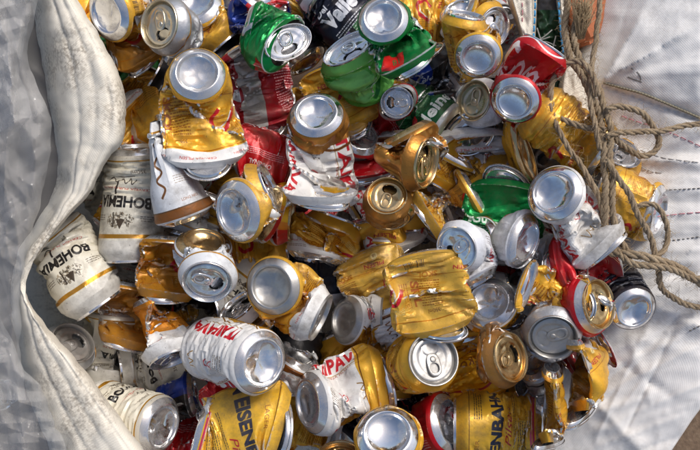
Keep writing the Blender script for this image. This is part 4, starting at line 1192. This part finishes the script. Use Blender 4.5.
def threads(name, lines, mat, r, dash, gap, hfun=None, lift=1.0):
    bm = bmesh.new()
    for ln in lines:
        P = spline(ln, 30)
        if P.shape[1] == 2: P = np.array([(x, y, (hfun or side_h)(x, y) + lift) for x, y in P])
        Wd = np.array([at(*p) for p in P]) - SROOT
        s_ = np.concatenate([[0], np.cumsum(np.linalg.norm(np.diff(Wd, axis=0), axis=1))])
        q = 0.0
        while q < s_[-1] - dash:
            tt = np.linspace(q, q + dash, 5)
            pts = np.stack([np.interp(tt, s_, Wd[:, a]) for a in range(3)], -1)
            pts[[0, -1]] -= np.array(W0) * 0.0012
            tube(bm, pts, r, 5); q += dash + gap
    me = bpy.data.meshes.new(name); bm.to_mesh(me); bm.free(); me.materials.append(mat)
    return tag(link(name, me, sack), kind='stuff')
DARKT = plain('dark_thread', (0.22, 0.21, 0.20)); REDT = plain('red_thread', (0.58, 0.22, 0.26)); BLUET = plain('blue_thread', (0.05, 0.32, 0.62)); GREYT = plain('grey_thread', (0.42, 0.41, 0.40))
threads('seam_cord', [[(604, 83), (622, 88), (642, 93.5), (663, 102), (684, 111), (702, 119), (730, 132)]], plain('seam_cord', (0.26, 0.23, 0.16)), 0.0012, 0.0034, -0.0002, lift=1.6)
threads('stitching', [[(622, 116), (640, 122.5), (652, 126), (676, 135), (702, 147)], [(655, 217), (680, 214), (704, 212)]], REDT, 0.0005, 0.0055, 0.0022)
threads('stitching', [[(630, 182), (645, 186.5), (662, 190), (704, 188)], [(664, 241), (684, 239), (704, 236)], [(690, 331), (704, 324)]], DARKT, 0.0006, 0.0022, 0.0022)
threads('stitching', [[(640, 150), (664, 158), (704, 163)], [(628, 160), (650, 171), (670, 173)]], GREYT, 0.0005, 0.006, 0.0015)
threads('stitching', [[(535.5, -20, -44), (535, 10, -44), (534, 30, -44), (532.5, 54, -45)], [(558, -20, -59), (559, 10, -59), (561, 34, -59), (564, 60, -59)]], BLUET, 0.0010, 0.0055, 0.0022)
threads('stitching', [[(521, -20, -44), (522.5, 10, -44), (522, 36, -45)]], REDT, 0.0005, 0.005, 0.0025)
# the black stamp
bm = bmesh.new()
for ln in ([(628, 77), (634, 79.5), (642, 82)], [(637, 72), (640, 76), (641, 80)], [(631, 68), (633, 69)]):
    P = spline(ln, 10); tube(bm, np.array([at(x, y, side_h(x, y) - 0.45) for x, y in P]) - SROOT, 0.0010, 5)
me = bpy.data.meshes.new('ink_mark'); bm.to_mesh(me); bm.free(); me.materials.append(DARKT); link('ink_mark', me, sack)

# seen through the gap at the top
def blob(name, ctrl, amp, mat, label, cat, fr=.05):
    G = sheet(ctrl, 14, 14)
    for i in range(G.shape[0]):
        for j in range(G.shape[1]): G[i, j, 2] += amp * ridge(G[i, j, 0] * fr, G[i, j, 1] * fr, len(name)) + .4 * amp * ridge(G[i, j, 0] * fr * 2.3, G[i, j, 1] * fr * 2.3, 3)
    V = to_world(G); o = V.mean((0, 1))
    ob = link(name, grid_mesh(name, V - o, mat=mat)); ob.location = o
    return tag(ob, label, cat)
blob('green_tarpaulin', [[(x, y, -78 - 30 * (abs(x - 548) / 24) ** 2) for x in (524, 536, 548, 560, 572)] for y in (10, 30, 50, 70, 90, 110)], 7, plain('green_tarpaulin', (0.012, 0.055, 0.022), 0.4), 'dark green tarpaulin seen in the gap between two white sack strips', 'tarpaulin', .07)
blob('grey_cloth', [[(x, y, -88 - 20 * (abs(x - 548) / 24) ** 2) for x in (526, 540, 552, 564)] for y in (-40, -10, 10, 28)], 6, plain('grey_cloth', (0.16, 0.15, 0.14), 0.8), 'dull grey cloth above the dark green tarpaulin in the gap', 'cloth', .06)
netb = bmesh.new()
for ln in ([(533, 44), (545, 36), (552, 30)], [(537, 28), (541, 40), (548, 56), (551, 68)], [(534, 46), (545, 42), (556, 46)], [(556, 36), (552, 50), (548, 58)], [(541, 40), (550, 37)]):
    P = spline(ln, 8); tube(netb, np.array([at(x, y, -66) for x, y in P]), 0.0007, 5)
me = bpy.data.meshes.new('net'); netb.to_mesh(me); netb.free(); me.materials.append(plain('pale_cord', (0.45, 0.45, 0.42)))
tag(link('net', me), 'thin pale net cords crossing the dark green tarpaulin', 'net')
brick_mat = plain('fired_clay', (0.42, 0.14, 0.06), 0.9, 0.5)
bm = bmesh.new(); bmesh.ops.create_cube(bm, size=1)
bmesh.ops.scale(bm, vec=(0.075, 0.10, 0.05), verts=bm.verts)
bmesh.ops.bevel(bm, geom=bm.edges[:], offset=0.005, segments=3, affect='EDGES')
bmesh.ops.subdivide_edges(bm, edges=bm.edges[:], cuts=4, use_grid_fill=True)
for v in bm.verts: v.co += Vector((mnoise.noise(v.co * 90), mnoise.noise(v.co * 90 + Vector((5, 0, 0))), mnoise.noise(v.co * 90 + Vector((0, 9, 0))))) * 0.0025
me = bpy.data.meshes.new('clay_brick'); bm.to_mesh(me); bm.free(); me.materials.append(brick_mat)
b_ = link('clay_brick', me); b_.location = at(584, -4, -105); b_.rotation_euler = (0.3, 0.2, 0.5)
tag(b_, 'orange-brown clay brick seen through the gap behind the frayed rope', 'brick')

# clear plastic on the far left
def film_mat():
    w = N('clear_plastic_film')
    out = w.t.nodes['Material Output']
    tr = w.n('BsdfTransparent'); tr.inputs[0].default_value = (0.95, 0.955, 0.96, 1)
    tc = w.n('TexCoord')
    nz = w.n('TexNoise', Scale=16.0, Detail=4.0, Roughness=0.5); w.l(tc.outputs['Object'], nz.inputs['Vector'])
    w.b.inputs['Base Color'].default_value = (0.86, 0.85, 0.84, 1)
    w.b.inputs['Roughness'].default_value = 0.09
    w.b.inputs['Specular IOR Level'].default_value = 0.9
    lw = w.n('LayerWeight', Blend=0.30)
    f = w.mix(0.60, lw.outputs['Facing'], w.ramp(nz.outputs['Fac'], [(0.3, 0.18), (0.75, 0.34)]))
    mx = w.n('MixShader')
    w.l(f, mx.inputs[0]); w.l(tr.outputs[0], mx.inputs[1]); w.l(w.b.outputs[0], mx.inputs[2])
    w.l(mx.outputs[0], out.inputs['Surface'])
    return w.m
FILM = film_mat()
def tri(v): return abs(v - math.floor(v) - .5) * 4 - 1
def film(name, edge, label, h0, seed, amp, xleft=-60, crisp=1.0):
    ys = np.linspace(edge[0][0], edge[-1][0], 300)
    r = random.Random(seed)
    waves = []
    for k in range(16):
        an = r.gauss(0.1, .35) if k < 9 else r.uniform(0, 3.14)
        per = r.uniform(14, 60); waves.append((math.cos(an) / per, math.sin(an) / per, r.random(), per * .11, r.uniform(.008, .02), r.uniform(0, 9)))
    G = []
    for y in ys:
        xr = np.interp(y, [e[0] for e in edge], [e[1] for e in edge]) + 2.2 * mnoise.noise(Vector((y * .06, seed, 0)))
        row = []
        for t in np.linspace(0, 1, 120):
            x = xleft + (xr - xleft) * t
            h = h0 + amp * (1.2 * ridge(x * .026 + y * .003, y * .004 - x * .003, seed) + .5 * ridge(x * .055 - y * .008, y * .008, seed + 4)) - 26 * max(0, (t - .86) / .14) ** 2
            for kx, ky, ph, am, mf, mo in waves:
                g = mnoise.noise(Vector((x * mf * 1.6, y * mf, mo)))
                if g > -.05: h += crisp * am * tri(x * kx + y * ky + ph) * min(1, (g + .05) * 4)
            row.append((x, y, h))
        G.append(row)
    V = to_world(np.array(G)); o = V.mean((0, 1))
    ob = link(name, grid_mesh(name, V - o, mat=FILM, sharp=11)); ob.location = o
    return tag(ob, label, 'plastic bag')
film('plastic_bag', [(-40, 40), (0, 38), (30, 32), (52, 27), (70, 30), (95, 42), (118, 51), (150, 51), (200, 41), (250, 28), (300, 22), (350, 20), (400, 26)], 'crumpled clear plastic bag against the left edge beside the white sack lip', 8, 2.0, 10)
film('plastic_bag', [(-40, 36), (20, 30), (45, 24), (75, 20), (100, 29), (118, 33), (124, 22), (135, 4), (150, -10)], 'shiny clear plastic fold hanging in at the top left corner', 20, 4.0, 10, crisp=1.5)
film('plastic_bag', [(300, -8), (340, 12), (370, 24), (384, 40), (410, 52), (440, 64), (500, 80)], 'wrinkled see-through plastic sheet in the lower left corner', 18, 6.0, 8, crisp=1.7)
# bottle under the sheet
bmat = N('clear_pet'); bmat.b.inputs['Base Color'].default_value = (0.9, 0.93, 0.94, 1); bmat.b.inputs['Transmission Weight'].default_value = 0.9; bmat.b.inputs['Roughness'].default_value = 0.06
prof = [(.0108, 0), (.0122, 0), (.0124, .004), (.0122, .012), (.0150, .0125), (.0150, .0150), (.0122, .0155), (.0125, .022), (.018, .036), (.028, .056), (.032, .075), (.032, .10), (.0305, .104), (.032, .108), (.032, .15), (.030, .156), (.0, .152)]
me = lathe('plastic_bottle', prof, 40, bmat.m)
bo = link('plastic_bottle', me); bo.location = at(8, 392, 2)
bo.rotation_euler = Vector(facing(8, 392, 20, 35)).to_track_quat('-Z', 'Y').to_euler()
tag(bo, 'clear plastic bottle with its open neck up, lower left corner', 'bottle')
# a second, cloudy layer of rubbish under the film
lx = lambda y: float(np.interp(y, [s[0] for s in lipst], [s[1] for s in lipst])) + 4
under = N('cloudy_plastic'); under.b.inputs['Base Color'].default_value = (0.11, 0.105, 0.10, 1); under.b.inputs['Roughness'].default_value = 0.4
blob('grey_plastic_sheet', [[(-80 + (lx(y) + 80) * t, y, -14 - 40 * t) for t in (0, .3, .6, .85, 1)] for y in (-60, 0, 60, 120, 180, 240, 300, 360, 420, 520)], 4, under.m, 'cloudy grey plastic sheet lying under the clear bag at left', 'plastic sheet', .012)

# jute rope
JUTE = (0.33, 0.25, 0.16)
def jute_mat():
    w = N('jute_fibre')
    tc = w.n('TexCoord')
    a = w.n('TexNoise', Scale=60.0, Detail=5.0); w.l(tc.outputs['Object'], a.inputs['Vector'])
    b = w.n('TexNoise', Scale=900.0, Detail=3.0, Roughness=0.7); w.l(tc.outputs['Object'], b.inputs['Vector'])
    f = w.mix(0.6, a.outputs['Fac'], b.outputs['Fac'])
    w.l(w.ramp(f, [(0.3, (0.13, 0.08, 0.04)), (0.52, JUTE), (0.75, (0.52, 0.41, 0.27))]), w.b.inputs['Base Color'])
    w.b.inputs['Roughness'].default_value = 0.9
    bp = w.n('Bump', Strength=0.8, Distance=0.0008); w.l(b.outputs['Fac'], bp.inputs['Height']); w.l(bp.outputs[0], w.b.inputs['Normal'])
    return w.m
JM = jute_mat()
RROOT = np.array(at(608, 170, -20))
rope = empty('jute_rope', Vector(RROOT)); tag(rope, 'tangled brown jute rope looped down the right side of the sack', 'rope')
RR = random.Random(4)
fuzz = bmesh.new()
def fibre(p, d, l, r=0.00013):
    q = [p + d * l * t + np.array([RR.uniform(-1, 1), RR.uniform(-1, 1), RR.uniform(-1, 1)]) * l * .16 * t for t in (0, .35, .7, 1)]
    tube(fuzz, np.array(q), r, 3)
def rope_run(pts, R=0.0042, pitch=0.026, hair=1.2):
    R *= 0.72; pitch *= RR.uniform(.85, 1.25)
    P = spline(pts, 24)
    Wd = np.array([at(*p) for p in P]) - RROOT
    s_ = np.concatenate([[0], np.cumsum(np.linalg.norm(np.diff(Wd, axis=0), axis=1))])
    n = max(int(s_[-1] / 0.0018), 8)
    tt = np.linspace(0, s_[-1], n)
    C_ = np.stack([np.interp(tt, s_, Wd[:, a]) for a in range(3)], -1)
    for _ in range(4): C_[1:-1] = (C_[:-2] + 2 * C_[1:-1] + C_[2:]) / 4
    wob = np.array([[mnoise.noise(Vector((t * 40, k, pts[0][0]))) for k in range(3)] for t in tt]) * 0.0022
    C_ += wob
    tg = nrmz(np.gradient(C_, axis=0))
    A_ = np.zeros_like(C_); a = np.cross(tg[0], [0.2, 0.3, 1.0])
    for i in range(n):
        a = a - tg[i] * (a @ tg[i]); a = a / (np.linalg.norm(a) + 1e-9); A_[i] = a
    B_ = np.cross(tg, A_)
    for k in range(3):
        ph = tt / pitch * 2 * math.pi + k * 2 * math.pi / 3
        cen = C_ + R * 0.52 * (np.cos(ph)[:, None] * A_ + np.sin(ph)[:, None] * B_)
        bm = bmesh.new()
        tube(bm, cen, R * 0.56, 8)
        for v in bm.verts: v.co += Vector((mnoise.noise(v.co * 700), mnoise.noise(v.co * 700 + Vector((9, 0, 0))), mnoise.noise(v.co * 700 + Vector((0, 7, 0))))) * 0.0004
        me = bpy.data.meshes.new('strand'); bm.to_mesh(me); bm.free(); me.materials.append(JM)
        link('strand', me, rope)
    for _ in range(int(s_[-1] * 900 * hair)):
        i = RR.randrange(n); q = RR.uniform(0, 6.28)
        d = math.cos(q) * A_[i] + math.sin(q) * B_[i]
        fibre(C_[i] + d * R * .9, nrmz(d * .7 + tg[i] * RR.uniform(-1.2, 1.2)), RR.uniform(.003, .011))
def sh(x, y, up=6): return (x, y, side_h(x, y) + up)
rope_run([(569, -30, -40), (566, 10, -34), (566, 38, -30), (572, 62, -22), (586, 84, -12), (597, 108, -6), (603, 140, 2), (605, 170, 8), (606, 200, 8), (604, 228, 4), (602, 248, 0)], .0046)
rope_run([(582, 8, -34), (574, 30, -30), (577, 52, -24), (588, 74, -16), (600, 92, -8), (608, 118, 0), (611, 150, 6), (612, 185, 8), (613, 215, 6), (620, 240, 2), (632, 256, 0)], .0044)
rope_run([(602, -30, -20), (599, 10, -18), (596, 40, -16), (592, 66, -12), (590, 90, -6), (594, 120, 2), (600, 150, 6)], .0036)
rope_run([(598, 96, 0), (594, 78, 0), (584, 65, -2), (572, 62, -4), (559, 70, -8), (551, 86, -12), (550, 102, -14), (558, 116, -12), (574, 124, -8), (592, 128, -2), (606, 130, 4)], .0042)
rope_run([(549, 104, -10), (556, 124, -8), (566, 144, -6), (578, 162, 0), (592, 182, 6), (602, 206, 6), (606, 232, 4)], .0036)
rope_run([(606, 110, 4), (618, 107, 2), (634, 110, -4), (650, 121, -12), (658, 134, -16), (658, 148, -16), (648, 156, -16), (634, 153, -12), (622, 144, -6), (612, 134, 4)], .0042)
rope_run([(606, 136, 8), (622, 133, 4), (642, 132, -6), (664, 130, -14), (684, 127, -18), (706, 122, -20), (740, 116, -22)], .0040)
rope_run([(606, 160, 12), (618, 178, 10), (630, 198, 6), (642, 220, 4), (652, 244, 2), (658, 268, 0), (662, 288, -10), (680, 302, -20), (704, 310, -24)], .0040)
rope_run([(636, 206, -4), (652, 204, -2), (663, 214, -2), (668, 232, -4), (664, 250, 0), (652, 260, 4)], .0036)
rope_run([(598, 250, -4), (612, 251, 2), (630, 255, 6), (648, 258, 8), (666, 262, 4), (684, 272, -4), (706, 286, -10), (740, 300, -14)], .0054)
rope_run([(612, 246, 2), (628, 262, 8), (650, 266, 10), (668, 268, 6), (688, 276, 0), (706, 280, -6)], .0046)
for _ in range(260):                                   # frayed end
    p0 = np.array(at(581 + RR.uniform(-4, 4), 30 + RR.uniform(-6, 10), -26)) - RROOT
    p1 = np.array(at(581 + RR.uniform(-9, 12), 4 + RR.uniform(-8, 16), -22 + RR.uniform(-8, 8))) - RROOT
    l = np.linalg.norm(p1 - p0); fibre(p0, (p1 - p0) / l, l, 0.0003)
me = bpy.data.meshes.new('fuzz'); fuzz.to_mesh(me); fuzz.free(); me.materials.append(plain('loose_jute', (0.42, 0.31, 0.18), 0.9))
tag(link('fuzz', me, rope), kind='stuff')
